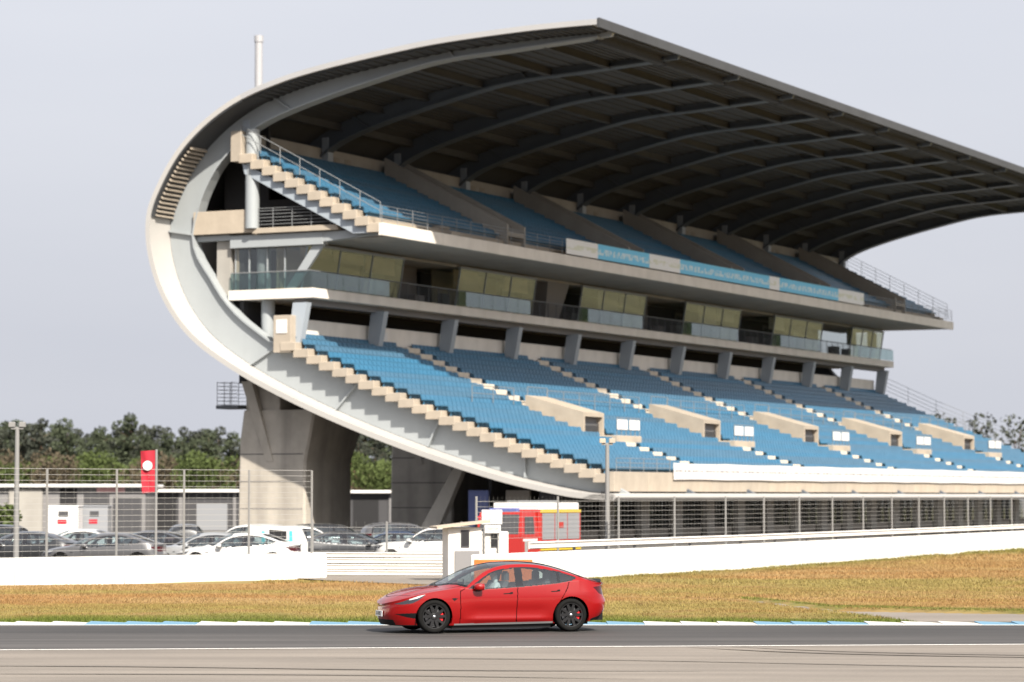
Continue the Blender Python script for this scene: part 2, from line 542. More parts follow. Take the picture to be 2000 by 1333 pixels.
def attr_mat(name, rough=0.9):
    m = bpy.data.materials.new(name); m.use_nodes = True
    n, l = m.node_tree.nodes, m.node_tree.links
    a = n.new("ShaderNodeAttribute"); a.attribute_name = 'Col'
    l.new(a.outputs['Color'], n['Principled BSDF'].inputs['Base Color'])
    n['Principled BSDF'].inputs['Roughness'].default_value = rough
    n['Principled BSDF'].inputs['Specular IOR Level'].default_value = 0.15
    return m
M['grass_ground'] = attr_mat('grass_ground')
M['grass_blade'] = attr_mat('grass_blade')
def mesh_np(name, V, F, m, cols=None, quads=True):
    k = F.shape[1]
    me = bpy.data.meshes.new(name)
    me.vertices.add(len(V)); me.vertices.foreach_set('co', V.astype(np.float32).ravel())
    me.loops.add(F.size); me.loops.foreach_set('vertex_index', F.astype(np.int32).ravel())
    me.polygons.add(len(F)); me.polygons.foreach_set('loop_start', np.arange(0, F.size, k, dtype=np.int32))
    if cols is not None:
        ca = me.color_attributes.new('Col', 'FLOAT_COLOR', 'POINT')
        ca.data.foreach_set('color', np.concatenate([cols, np.ones((len(cols), 1))], 1).astype(np.float32).ravel())
    me.materials.append(m)
    me.update(calc_edges=True)
    me.validate()
    return me
gx = np.arange(-40, 62.01, 0.4)
NYG = 130
X = np.repeat(gx[:, None], NYG, 1)
WY = wall_y(gx) + 0.35
T = (np.linspace(0, 1, NYG) ** 1.3)[None, :]
Y = 62.12 + (WY[:, None] - 62.12) * T
Z = grass_height(X, Y) + 0.006
V = np.stack([X, Y, Z], -1).reshape(-1, 3)
i, j = np.meshgrid(np.arange(len(gx) - 1), np.arange(NYG - 1), indexing='ij')
a = (i * NYG + j).ravel()
F = np.stack([a, a + NYG, a + NYG + 1, a + 1], 1)
o = link('verge', mesh_np('verge', V, F, M['grass_ground'], grass_colour(X, Y).reshape(-1, 3)))
tag(o, kind='structure')
sheet('service_path', PATH, 0.025, M['path'])
def blades(xr, yr, n, hmin, hmax, wd):
    x = rng.uniform(*xr, n); y = rng.uniform(*yr, n)
    k = (y > 62.2) & (y < wall_y(x) - 0.05) & ~in_poly(x, y, PATH)
    x, y = x[k], y[k]
    dk = y - 62.2
    h = rng.uniform(hmin, hmax, len(x)) * np.where(dk < 2.5, 1.25, 1.0) * (0.6 + .8 * value_noise(x * .6, y * .6, 5))
    th = rng.uniform(0, 2 * np.pi, len(x))
    ln = rng.normal(0, .45, (len(x), 2)) * h[:, None]
    z = grass_height(x, y)
    dx, dy = np.cos(th) * wd / 2, np.sin(th) * wd / 2
    P0 = np.stack([x - dx, y - dy, z], 1); P1 = np.stack([x + dx, y + dy, z], 1)
    P2 = np.stack([x + ln[:, 0], y + ln[:, 1], z + h], 1)
    V = np.stack([P0, P1, P2], 1).reshape(-1, 3)
    c = grass_colour(x, y) * rng.uniform(.9, 1.2, (len(x), 1))
    return V, np.repeat(c, 3, 0)
parts = [blades((-19, 17), (62.1, 72), 170000, .025, .06, .018), blades((-19, 22), (72, 87), 150000, .03, .07, .025),
         blades((-8, 24), (87, 121), 120000, .04, .09, .035), blades((4, 34), (121, 160), 50000, .05, .11, .06)]
V = np.concatenate([p[0] for p in parts]); Cc = np.concatenate([p[1] for p in parts])
o = link('dry_grass', mesh_np('dry_grass', V, np.arange(len(V)).reshape(-1, 3), M['grass_blade'], Cc))
tag(o, kind='stuff')

# meadow beyond the paddock road, right of the stand (seen in the club glass)
M['meadow'] = mat('meadow', (0.14, 0.13, 0.06), 0.95, var=0.45, scale=0.06)
c_, s_ = math.cos(math.radians(26.86)), math.sin(math.radians(26.86))
M['dry_field'] = mat('dry_field', (0.23, 0.16, 0.075), 0.95, var=0.35, scale=0.08)
uv = lambda P: [(-11.6 + u * s_ + v * c_, 165 + u * c_ - v * s_) for u, v in P]
sheet('dry_field', uv(((-40, 31), (84, 31), (84, 600), (-40, 600))), 0.004, M['dry_field'])
sheet('meadow', uv(((84, 31), (500, 31), (500, 600), (84, 600))), 0.004, M['meadow'])

# rubber marks left on the run-off area
M['rubber'] = road_mat('rubber', (0.174, 0.152, 0.130), tyre=0.2)
def skid(P, wd):
    P = catmull(P, 8)
    v, f = [], []
    for k, p in enumerate(P):
        a, b = Vector(P[max(k - 1, 0)]), Vector(P[min(k + 1, len(P) - 1)])
        t = (b - a).normalized()
        ww = wd * min(1, 4 * k / len(P) + .15, 4 * (len(P) - 1 - k) / len(P) + .15)
        v += [(p[0] - t.y * ww, p[1] + t.x * ww, .0165), (p[0] + t.y * ww, p[1] - t.x * ww, .0165)]
    for k in range(len(P) - 1):
        f.append((2 * k, 2 * k + 1, 2 * k + 3, 2 * k + 2))
    tag(MB().add(v, f).build('skid_mark', M['rubber']), kind='structure')
skid([(3.2, 52.0), (5.2, 50.2), (8.0, 49.0), (12.0, 48.2)], .10)
skid([(3.9, 52.3), (5.9, 50.6), (8.6, 49.5), (12.6, 48.7)], .08)
skid([(-9.5, 46.4), (-6.0, 46.1), (-1.5, 45.2), (3.0, 44.9)], .09)
skid([(-9.0, 44.3), (-3.0, 44.0), (2.0, 43.0)], .08)
skid([(-3.0, 48.6), (1.5, 48.0), (7.0, 46.2), (10.5, 45.6)], .07)
# ================================================================== grandstand
# local axes: x = towards the track, y = along the stand, z = up
ST = empty('grandstand', 'long grandstand with C-shaped white steel ribs, dark curved roof and two tiers of blue seats',
           'grandstand', (-11.6, 165.0, -0.1), -math.radians(26.86))
LEN = 101.6
RIB = 9.15
OUT = catmull([(19.35, 28.88), (17.0, 28.87), (14.2, 28.80), (9.3, 28.52), (5.0, 28.02), (1.5, 27.5), (-1.0, 26.98), (-3.6, 26.18),
               (-5.9, 24.95), (-7.8, 23.35), (-9.2, 21.4), (-10.05, 19.4), (-9.9, 17.0), (-8.85, 14.4), (-6.95, 12.1),
               (-4.0, 10.15), (-0.3, 8.35), (4.0, 6.62), (8.6, 5.05), (13.2, 3.72), (16.7, 2.98), (18.6, 2.72), (20.3, 2.64)], 6)

def offset(P, d):
    """parallel curve, inwards (towards the seats)"""
    R = []
    for i, p in enumerate(P):
        a, b = P[max(i - 1, 0)], P[min(i + 1, len(P) - 1)]
        t = Vector((b[0] - a[0], b[1] - a[1])).normalized()
        R.append((p[0] - t.y * d, p[1] + t.x * d))
    return R

def zrow(v):
    d = 19.3 - v
    return 4.1 + 0.3 * d + 0.0042 * d * d

# --- outer skin of the C: roof, back and belly
SK = 0.30
ISK = offset(OUT, SK)
n0 = 6 * 7       # where the louvred back begins
n1 = 6 * 11
SKIN_A, SKIN_B = -2.3, LEN + 1.4
for nm, a, b, mt in (('roof_skin', 0, n0, 'roof_metal'), ('back_skin', n0, n1, 'cladding'), ('belly_skin', n1, len(OUT) - 1, 'cladding')):
    mb = MB()
    mb.strip(OUT[a:b + 1], ISK[a:b + 1], SKIN_A, SKIN_B)
    o = mb.build(nm, M[mt], ST)
    smooth_angle(o, 30)
# dark corrugated roof soffit, hung under the skin between the overhang and the far end
I2 = offset(OUT, SK + 0.005)
I3 = offset(OUT, SK + 0.09)
I4 = offset(OUT, SK + 0.14)
mb = MB()
mb.strip(I2[1:n0 + 1], I3[1:n0 + 1], SKIN_A + 0.25, SKIN_B - 0.05)
smooth_angle(mb.build('roof_soffit', M['soffit'], ST), 30)
mb = MB()
for k in range(2, n0 - 1, 1):        # shallow corrugation ribs of the sheeting
    (x0, z0), (x1, z1) = I3[k], I3[k + 1]
    xm, zm = (x0 + x1) / 2, (z0 + z1) / 2
    (x2, z2) = I4[k]
    mb.add([(x0, SKIN_A + 0.3, z0), (xm, SKIN_A + 0.3, zm), (x2 * .5 + I4[k + 1][0] * .5, SKIN_A + 0.3, z2 * .5 + I4[k + 1][1] * .5), (x2, SKIN_A + 0.3, z2),
            (x0, SKIN_B - 0.1, z0), (xm, SKIN_B - 0.1, zm), (x2 * .5 + I4[k + 1][0] * .5, SKIN_B - 0.1, z2 * .5 + I4[k + 1][1] * .5), (x2, SKIN_B - 0.1, z2)],
           [(0, 1, 2, 3), (4, 7, 6, 5), (0, 4, 5, 1), (1, 5, 6, 2), (2, 6, 7, 3), (3, 7, 4, 0)])
tag(mb.build('soffit_corrugation', M['soffit'], ST), kind='stuff')
mb = MB()
mb.strip(I2[n0:n1 + 1], I3[n0:n1 + 1], SKIN_A + 0.05, SKIN_B - 0.05)
smooth_angle(mb.build('back_lining', M['soffit'], ST), 30)
# louvre slats along the overhang of the back
arc = [0.0]
for k in range(n0, n1):
    arc.append(arc[-1] + math.dist(OUT[k], OUT[k + 1]))
def at_arc(P, s):
    for k in range(len(arc) - 1):
        if s <= arc[k + 1]:
            t = (s - arc[k]) / (arc[k + 1] - arc[k])
            a, b = P[n0 + k], P[n0 + k + 1]
            return Vector((a[0] + (b[0] - a[0]) * t, a[1] + (b[1] - a[1]) * t)), Vector((b[0] - a[0], b[1] - a[1])).normalized()
    return Vector(P[n1]), Vector((0, -1))
ns = int(arc[-1] / 0.30)
for k in range(ns):
    p, t = at_arc(I3, (k + 0.5) * arc[-1] / ns)
    if p.y > 23.4: continue
    nrm = Vector((-t.y, t.x))
    q = [p - t * 0.05 + nrm * 0.003, p + t * 0.05 + nrm * 0.003, p + t * 0.07 + nrm * 0.16, p - t * 0.01 + nrm * 0.16]
    mb = MB()
    mb.prism([(a.x, a.y) for a in q], SKIN_A + 0.35, -0.22)
    mb.build('louvre_slat', M['concrete_step'], ST)
# --- C-shaped ribs
inner = catmull([(19.2, 28.25), (17.0, 28.12), (13.0, 27.85), (8.4, 27.55), (3.7, 26.62), (-0.4, 25.62), (-3.4, 24.62), (-5.1, 23.45), (-6.4, 22.2),
                 (-7.3, 20.7), (-7.7, 19.6), (-8.0, 18.35), (-7.7, 17.1), (-6.75, 15.75), (-5.95, 14.6), (-4.7, 13.35), (-2.6, 11.9)], 5)
low = [(v, zrow(v) - 0.62) for v in np.linspace(-1.6, 19.4, 34)]
innerC = inner + low
def resample(P, n):
    L = [0.0]
    for i in range(len(P) - 1):
        L.append(L[-1] + math.dist(P[i], P[i + 1]))
    L = np.array(L) / L[-1]
    xs = np.interp(np.linspace(0, 1, n), L, [p[0] for p in P])
    ys = np.interp(np.linspace(0, 1, n), L, [p[1] for p in P])
    return list(zip(xs, ys))
def split_match(n):
    # match the two curves by normalised length in two halves so that the web plates stay radial
    ka = min(range(len(OUT)), key=lambda i: OUT[i][0])
    kb = min(range(len(innerC)), key=lambda i: innerC[i][0])
    o1 = offset(OUT, SK + 0.02)
    return (resample(o1[:ka + 1], n)[:-1] + resample(o1[ka:], n), resample(innerC[:kb + 1], n)[:-1] + resample(innerC[kb:], n))
WO, WI = split_match(46)
mb = MB()
mb.strip(WO, WI, -0.14, 0.14)
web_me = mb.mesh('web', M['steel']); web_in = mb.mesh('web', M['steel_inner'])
FLI = offset(WI, -0.09)
mb = MB()
mb.strip(offset(WI, 0.012)[1:70], FLI[1:70], -0.42, 0.42)
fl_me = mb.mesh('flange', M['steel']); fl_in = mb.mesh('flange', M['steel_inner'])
stf = []
for k in (14, 30, 45, 58, 66, 74, 82):
    a, b = Vector(WO[k]), Vector(WI[k])
    t = (b - a).normalized()
    s = Vector((-t.y, t.x)) * 0.05
    q = [a + t * 0.02 - s, a + t * 0.02 + s, b - t * 0.03 + s, b - t * 0.03 - s]
    st_ = MB()
    st_.prism([(p.x, p.y) for p in q], -0.36, -0.143)
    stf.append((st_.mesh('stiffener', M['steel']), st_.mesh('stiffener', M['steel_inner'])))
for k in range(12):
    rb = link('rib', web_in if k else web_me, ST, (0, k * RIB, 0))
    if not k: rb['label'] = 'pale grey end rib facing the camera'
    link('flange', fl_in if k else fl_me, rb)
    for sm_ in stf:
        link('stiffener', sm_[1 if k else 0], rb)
# --- purlins between the ribs, under the soffit
for v in (18.3, 14.6, 10.6, 6.6, 2.8, -0.6, -3.4, -5.6):
    i = min(range(n0 + 12), key=lambda j: abs(I3[j][0] - v))
    p = I3[i]
    me = None
    for k in range(11):
        y0, y1 = k * RIB + 0.15, (k + 1) * RIB - 0.15
        if me is None:
            mb = MB()
            h = 0.42 if v < 18 else 0.5
            mb.box(-0.10, 0.10, 0, y1 - y0, -h, -0.01)
            mb.box(-0.22, 0.22, 0, y1 - y0, -h - 0.05, -h)
            me = mb.mesh('purlin', M['soffit'])
        link('purlin', me, ST, (p[0], y0, p[1]))
mb = MB()
mb.box(19.37, 19.52, SKIN_A, SKIN_B, 28.42, 28.94)
mb.build('roof_gutter', M['soffit'], ST)

# --- lower tier
NR, TD = 24, 0.87
V0 = -1.5
mbs = {}
for i in range(NR):
    va, vb = V0 + i * TD, V0 + (i + 1) * TD
    zt, zn = zrow(vb) + 0.02, zrow(vb + TD)
    mb = MB()
    mb.cbox(va - 0.10, vb + 0.06, -0.95 + 0.02 * (i % 3), LEN, zt - 0.48, zt, 0.025)
    mb.build('tier_step', M['concrete_step'], ST)
def seat_mesh(L, name):
    mb = MB()
    n = int(L / 0.5)
    for k in range(n):
        y = (k + 0.5) * L / n
        b = 0.225
        mb.box(-0.02, 0.40, y - b, y + b, 0.27, 0.33)
        mb.add([(-0.02, y - b, 0.31), (-0.02, y + b, 0.31), (-0.10, y + b, 0.60), (-0.10, y - b, 0.60),
                (0.04, y - b, 0.33), (0.04, y + b, 0.33), (-0.05, y + b, 0.61), (-0.05, y - b, 0.61)],
               [(0, 1, 2, 3), (4, 7, 6, 5), (3, 2, 6, 7), (0, 3, 7, 4), (1, 5, 6, 2)])
    mb.box(0.02, 0.10, 0.1, L - 0.1, 0.0, 0.10)
    mb.box(0.06, 0.12, 0.1, L - 0.1, 0.10, 0.272)
    return mb.mesh(name, M['seat_blue'])
AIS = [13.3 + 18.3 * k for k in range(5)]
blocks = [(-0.4, AIS[0] - 1.0)] + [(AIS[k] + 1.0, AIS[k + 1] - 1.0) for k in range(4)] + [(AIS[4] + 1.0, LEN - 0.4)]
bl_me = {}
VOM_V0, VOM_V1, VOM_W = 7.9, 11.8, 2.9
stair_me = MB().cbox(-0.34, 0.26, -0.85, 0.85, 0, 0.30, 0.02).mesh('stair_step', M['stair_white'])
for i in range(NR):
    va, vb = V0 + i * TD, V0 + (i + 1) * TD
    zt = zrow(vb) + 0.02
    for k, (a, b) in enumerate(blocks):
        vm = va + 0.4
        if VOM_V0 - 0.3 < vm < VOM_V1 + 0.9:       # rows beside the exits are shortened
            if k > 0: a += 0.75
            if k < 5: b -= 0.75
        key = round(b - a, 2)
        if key not in bl_me:
            bl_me[key] = seat_mesh(b - a, 'seat_row')
        link('seat_row', bl_me[key], ST, (va + 0.26, a, zt + 0.001))
    for y in AIS:
        if not (VOM_V0 - 0.2 < va + 0.4 < VOM_V1 + 0.6):
            link('stair_step', stair_me, ST, (vb - 0.22, y, zt + 0.001))
# --- exits (vomitories) through the lower tier
def exit_box():
    zb, zf = zrow(VOM_V0), zrow(VOM_V1)
    t0, t1 = zb + 0.90, zf + 1.30
    hw = VOM_W / 2
    mb = MB()
    side = [(VOM_V0, zb - 0.4), (VOM_V1, zf - 0.4), (VOM_V1, t1), (VOM_V0, t0)]
    mb.prism(side, -hw, -hw + 0.2)
    mb.prism(side, hw - 0.2, hw)
    mb.prism([(VOM_V0, t0 - 0.25), (VOM_V1, t1 - 0.25), (VOM_V1, t1 - 0.004), (VOM_V0, t0 - 0.004)], -hw + 0.2, hw - 0.2)
    mb.box(VOM_V0, VOM_V0 + 0.2, -hw + 0.2, hw - 0.2, zb - 0.4, t0 - 0.25)
    v = mb.build('exit_box', M['concrete_step'], ST, loc=(0, AIS[0], 0))
    d = MB()
    d.box(VOM_V1 - 0.45, VOM_V1 - 0.38, -hw + 0.2, hw - 0.2, zf - 0.3, t1 - 0.27)
    d.build('doorway', M['grey_panel'], v)
    g = MB()
    for k in range(7):
        g.box(VOM_V1 - 0.30, VOM_V1 - 0.24, -hw + 0.2, hw - 0.2, zf - 0.25 + k * 0.14, zf - 0.19 + k * 0.14)
    g.build('gate_grille', M['rail_dark'], v)
    l = MB()
    l.cbox(VOM_V1 + 0.003, VOM_V1 + 2.1, -hw + 0.3, hw + 0.9, zf - 0.55, zf - 0.1, 0.03)
    l.build('landing', M['concrete_step'], v)
    zz = zf - 0.1
    r = MB()
    for y in np.linspace(-hw + 0.4, hw + 0.8, 6):
        r.tube((VOM_V1 + 2.0, y, zz), (VOM_V1 + 2.0, y, zz + 1.05), 0.025, 6)
    for z in (0.35, 0.7, 1.05):
        r.tube((VOM_V1 + 2.0, -hw + 0.4, zz + z), (VOM_V1 + 2.0, hw + 0.8, zz + z), 0.025, 6)
    r.build('hand_rail', M['rail'], v)
    r = MB()
    r.tube((VOM_V0 + 0.1, -hw + 0.1, t0), (VOM_V0 + 0.1, -hw + 0.1, t0 + 0.5), 0.025, 6)
    r.tube((VOM_V0 + 0.1, hw - 0.1, t0), (VOM_V0 + 0.1, hw - 0.1, t0 + 0.5), 0.025, 6)
    r.tube((VOM_V0 + 0.1, -hw + 0.1, t0 + 0.5), (VOM_V0 + 0.1, hw - 0.1, t0 + 0.5), 0.025, 6)
    r.build('hand_rail', M['rail'], v)
    for s in (-1, 1):
        b = MB()
        y = 0.45 + s * 0.88
        b.cbox(VOM_V1 + 2.05, VOM_V1 + 2.11, y - 0.72, y + 0.72, zz + 0.35, zz + 0.95, 0.01)
        b.build('sign_board', M['white'], v)
    return v
ex = exit_box()
for k in range(1, 5):
    c = copy_tree(ex, ST)
    c.location = (0, AIS[k], 0)
# --- rails across and beside the lower tier
def rail(name, pts, h=1.0, post=2.0, bars=(0.5,), r=0.025, mt='rail', parent=ST):
    mb = MB()
    for a, b in zip(pts[:-1], pts[1:]):
        a, b = Vector(a), Vector(b)
        L = (b - a).length
        n = max(1, int(L / post))
        for k in range(n + 1):
            p = a + (b - a) * k / n
            mb.tube(p, p + Vector((0, 0, h)), r, 6)
        for z in tuple(bars) + (h,):
            mb.tube(a + Vector((0, 0, z)), b + Vector((0, 0, z)), r, 6)
    return mb.build(name, M[mt], parent)
for k, (a, b) in enumerate(blocks):
    v = VOM_V0 - 0.35
    z = zrow(v) + 0.15
    rail('tier_rail', [(v, a + (1.3 if k else 6.0), z), (v, b - (1.3 if k < 5 else 0), z)], 1.0, 2.2, (0.55,))
rail('end_rail', [(-1.2, LEN - 0.15, zrow(-1.2) + .2)] + [(v, LEN - 0.15, zrow(v) + 0.2) for v in (4, 9, 14, 19)], 1.5, 2.2, (0.4, 0.75, 1.1), 0.018)
rail('front_rail', [(19.55, -0.3, 4.2), (19.55, 7.0, 4.2)], 0.75, 1.5, (0.25, 0.5), 0.02)
# --- lower front: concrete fascia panels, gutter lip
mb_p = MB().cbox(19.42, 19.72, 0.02, 4.53, 3.12, 4.2, 0.02).mesh('fascia_panel', M['concrete_step'])
for k in range(23):
    link('fascia_panel', mb_p, ST, (0, -0.95 + k * 4.56, 0))
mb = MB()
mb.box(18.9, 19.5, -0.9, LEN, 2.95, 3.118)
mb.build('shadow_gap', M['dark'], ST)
mb = MB()
mb.prism([(18.4, 2.75), (20.34, 2.66), (20.44, 2.80), (20.40, 2.96), (20.28, 3.02), (18.9, 2.94)], SKIN_A, SKIN_B)
smooth_angle(mb.build('gutter_lip', M['cladding'], ST), 40)
# --- wall with fins behind the top row
fin_me = MB().add([(-1.4, -0.26, 11.7), (-0.62, -0.26, 11.7), (-0.15, -0.26, 14.1), (-1.1, -0.26, 14.1),
                   (-1.4, 0.26, 11.7), (-0.62, 0.26, 11.7), (-0.15, 0.26, 14.1), (-1.1, 0.26, 14.1)],
                  [(0, 1, 2, 3), (7, 6, 5, 4), (0, 4, 5, 1), (1, 5, 6, 2), (2, 6, 7, 3), (3, 7, 4, 0)]).mesh('fin_column', M['steel_blue'])
wp_me = MB().cbox(-1.75, -1.52, 0.03, RIB - 0.03, 11.7, 13.25, 0.02).mesh('wall_panel', M['concrete_pale'])
sg_me = MB().cbox(-1.517, -1.49, 0, 0.75, 12.45, 13.0, 0.008).mesh('notice_board', M['white'])
for k in range(12):
    link('fin_column', fin_me, ST, (0, k * RIB - 0.1, 0))
    if k < 11:
        link('wall_panel', wp_me, ST, (0, k * RIB, 0))
        if k % 2 == 1:
            link('notice_board', sg_me, ST, (0, k * RIB + 0.6, 0))
            link('notice_board', sg_me, ST, (0, k * RIB + 1.65, 0))
# near-end block at the top of the lower tier, with a notice
mb = MB(); mb.cbox(-2.1, -0.9, -0.9, 0.5, 11.2, 13.35, 0.03)
mb.build('end_block', M['concrete_step'], ST)
MB().cbox(-1.9, -1.15, -0.94, -0.903, 12.3, 13.1, 0.01).build('notice_board', M['white'], ST)
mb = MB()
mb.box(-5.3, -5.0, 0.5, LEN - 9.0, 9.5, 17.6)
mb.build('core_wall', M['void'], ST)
mb = MB(); mb.box(-5.3, -1.8, 0.4, LEN - 0.2, 11.3, 11.6); mb.build('concourse_floor', M['concrete_dark'], ST)
# --- middle slab with its balcony
mb = MB()
mb.prism([(-5.75, 14.40), (-0.02, 14.40), (0, 14.42), (0, 14.94), (-0.03, 14.97), (-5.75, 14.97)], -0.02, 101.6)
mb.build('balcony_slab', M['concrete_pale'], ST)
mb = MB(); mb.box(-1.5, -0.75, 0.5, 101.3, 14.05, 14.398); mb.build('slab_beam', M['grey_panel'], ST)
pan_me = MB().box(0, 0.025, 0.02, 1.83, 0.06, 0.98).mesh('rail_pane', M['glass_rail'])
def bars(L):
    mb = MB()
    for z in np.linspace(0.12, 0.95, 7):
        mb.tube((0, 0, z), (0, L, z), 0.018, 5)
    for k in range(int(L / 1.2) + 1):
        mb.box(-0.02, 0.02, k * L / int(L / 1.2) - 0.02, k * L / int(L / 1.2) + 0.02, 0, 1.0)
    return mb.mesh('balcony_bars', M['rail_dark'])
bars_me = bars(7.95)
RL = 14.97
for k in range(6):
    y0 = k * 18.3 + 0.03
    for j in range(5):
        link('rail_pane', pan_me, ST, (-0.12, y0 + j * 1.86 + (1.0 if k else 0), RL))
    if k < 5:
        link('balcony_bars', bars_me, ST, (-0.12, y0 + 10.35, RL))
mb = MB()
mb.tube((-0.11, 0.05, RL + 1.02), (-0.11, 101.4, RL + 1.02), 0.035, 6)
mb.tube((-0.11, 0.05, RL + 1.02), (-5.6, 0.05, RL + 1.02), 0.035, 6)
mb.build('balcony_handrail', M['rail'], ST)
for j in range(3):
    o = link('rail_pane', pan_me, ST, (-5.65 + j * 1.86, 0.05, RL), (0, 0, -math.pi / 2))
# --- glazed club rooms: bays of glass leaning outwards, recesses between
def glass_bay(y0, L, end=False):
    fr = MB()
    n = 3
    b0, b1 = (-1.15, 14.98), (-0.75, 17.5)
    for k in range(n + 1):
        y = y0 + L * k / n
        fr.add([(b0[0], y - .025, b0[1]), (b0[0] + .1, y - .025, b0[1]), (b1[0] + .1, y - .025, b1[1]), (b1[0], y - .025, b1[1]),
                (b0[0], y + .025, b0[1]), (b0[0] + .1, y + .025, b0[1]), (b1[0] + .1, y + .025, b1[1]), (b1[0], y + .025, b1[1])],
               [(0, 1, 2, 3), (7, 6, 5, 4), (0, 4, 5, 1), (1, 5, 6, 2), (2, 6, 7, 3), (3, 7, 4, 0)])
    fr.box(b1[0] - .06, b1[0] + .12, y0 - .06, y0 + L + .06, b1[1] + .002, b1[1] + .14)
    f = fr.build('glass_bay', M['steel_blue'], ST)
    for k in range(n):
        ya, yb = y0 + L * k / n + .027, y0 + L * (k + 1) / n - .027
        p = MB()
        p.add([(b0[0] + .04, ya, b0[1] + .01), (b0[0] + .04, yb, b0[1] + .01), (b1[0] + .04, yb, b1[1]), (b1[0] + .04, ya, b1[1]),
               (b0[0] + .06, ya, b0[1] + .01), (b0[0] + .06, yb, b0[1] + .01), (b1[0] + .06, yb, b1[1]), (b1[0] + .06, ya, b1[1])],
              [(0, 1, 2, 3), (7, 6, 5, 4), (0, 4, 5, 1), (1, 5, 6, 2), (2, 6, 7, 3), (3, 7, 4, 0)])
        p.build('pane', M['glass_stand'], f)
    r_ = random.Random(int(y0 * 7))
    for k in range(n):      # roller blinds let down by different amounts
        if r_.random() < .55:
            ya, yb = y0 + L * k / n + .12, y0 + L * (k + 1) / n - .12
            dz_ = r_.uniform(.4, 1.9)
            MB().box(b0[0] - .16, b0[0] - .14, ya, yb, 17.5 - dz_, 17.5).build('blind', M['tan_wall' if y0 < 30 else 'concrete_wall'], f)
    # cheeks that carry the bay back to the core
    for y in (y0 - 0.07, y0 + L + 0.07):
        if end and y < y0: continue
        c = MB()
        c.prism([(-3.6, 14.98), (b0[0], 14.98), (b1[0], 17.5), (-3.6, 17.5)], y - .02, y + .02)
        c.build('side_pane', M['glass_stand'], f)
    if y0 < 30:
        MB().box(-3.0, -2.9, y0 + .3, y0 + L - 1.6, 14.98, 17.55).build('tan_partition', M['tan_wall'], f)
    return f
for k in range(6):
    glass_bay(k * 18.3 + (0.6 if k == 0 else 1.4), (11.6 if k == 0 else 11.0) if k < 5 else 8.0, k == 0)
    if k < 5:
        y = k * 18.3
        if k == 1:
            mb = MB()
            mb.add([(-3.0, y + 15.6, 14.98), (-1.6, y + 15.6, 14.98), (-1.6, y + 17.6, 14.98), (-3.0, y + 17.6, 14.98), (-3.2, y + 14.8, 17.6), (-1.0, y + 14.8, 17.6), (-1.0, y + 18.2, 17.6), (-3.2, y + 18.2, 17.6)],
                   [(0, 3, 2, 1), (4, 5, 6, 7), (0, 1, 5, 4), (1, 2, 6, 5), (2, 3, 7, 6), (3, 0, 4, 7)])
            mb.build('tapered_pier', M['grey_panel'], ST)
        MB().box(-3.95, -3.85, y + 12.6, y + 19.6, 14.98, 17.6).build('recess_wall', M['grey_panel'], ST)
        d = MB(); d.box(-3.7, -3.62, y + 13.0, y + 14.9, 14.98, 17.1)
        d = d.build('terrace_door', M['concrete_pale'], ST)
        for j in range(2):
            MB().box(-3.615, -3.59, y + 13.1 + j * .9, y + 13.9 + j * .9, 15.1, 16.9).build('pane', M['glass_stand'], d)
mb = MB(); mb.box(-4.9, -0.9, 0.6, 101.2, 17.6, 17.75); mb.build('club_ceiling', M['concrete_wall'], ST)
# furniture seen dimly behind the glass
bl = MB()
for k in range(26):
    y = 2 + k * 3.8 + random.uniform(-.6, .6)
    bl.box(-3.2, -2.6, y, y + random.uniform(0.6, 1.4), 14.98, 14.98 + random.uniform(0.7, 1.1))
tag(bl.build('club_furniture', M['grey_panel'], ST), kind='stuff')
# --- near end: glazed end wall, beam, columns, landing
ew = MB()
for v in (-5.5, -4.55, -3.3, -2.1):
    ew.box(v - .04, v + .04, 0.36, 0.44, 14.98, 17.45)
f = ew.build('end_glazing', M['steel'], ST)
for a, b in ((-5.46, -4.59), (-4.51, -3.34), (-3.26, -2.14)):
    MB().box(a, b, 0.39, 0.41, 14.99, 17.44).build('pane', M['glass_stand'], f)
MB().add([(-2.06, .39, 14.99), (-1.72, .39, 14.99), (-0.45, .39, 17.44), (-2.06, .39, 17.44), (-2.06, .41, 14.99), (-1.72, .41, 14.99), (-0.45, .41, 17.44), (-2.06, .41, 17.44)],
         [(0, 1, 2, 3), (7, 6, 5, 4), (0, 4, 5, 1), (1, 5, 6, 2), (2, 6, 7, 3), (3, 7, 4, 0)]).build('pane', M['glass_stand'], f)
cs = MB()
cs.add([(-1.85, .1, 14.98), (-1.25, .1, 14.98), (0.65, .1, 17.44), (-0.05, .1, 17.44), (-1.85, .34, 14.98), (-1.25, .34, 14.98), (0.65, .34, 17.44), (-0.05, .34, 17.44)],
       [(0, 1, 2, 3), (7, 6, 5, 4), (0, 4, 5, 1), (1, 5, 6, 2), (2, 6, 7, 3), (3, 7, 4, 0)])
cs.build('corner_strut', M['steel'], ST)
mb = MB(); mb.cbox(-5.6, 0.75, -0.12, 0.5, 17.47, 18.2, 0.02); mb.build('end_beam', M['steel'], ST)
mb = MB(); mb.cbox(-8.05, -5.62, -0.05, 0.5, 17.95, 18.28, 0.02); mb.build('back_beam', M['steel'], ST)
mb = MB(); mb.prism([(0.76, 17.62), (4.75, 17.95), (4.75, 18.22), (0.76, 18.18)], -0.1, 0.45); mb.build('bracket_beam', M['steel'], ST)
MB().tube((-3.95, -0.28, 18.55), (-3.95, -0.28, 24.4), 0.42, 20).build('round_column', M['steel'], ST, smooth=False)
MB().tube((-3.9, 0.95, 14.98), (-3.9, 0.95, 17.46), 0.42, 20).build('round_column', M['steel'], ST)
MB().tube((-3.6, 0.95, 11.2), (-3.6, 0.95, 14.39), 0.40, 20).build('round_column', M['steel'], ST)
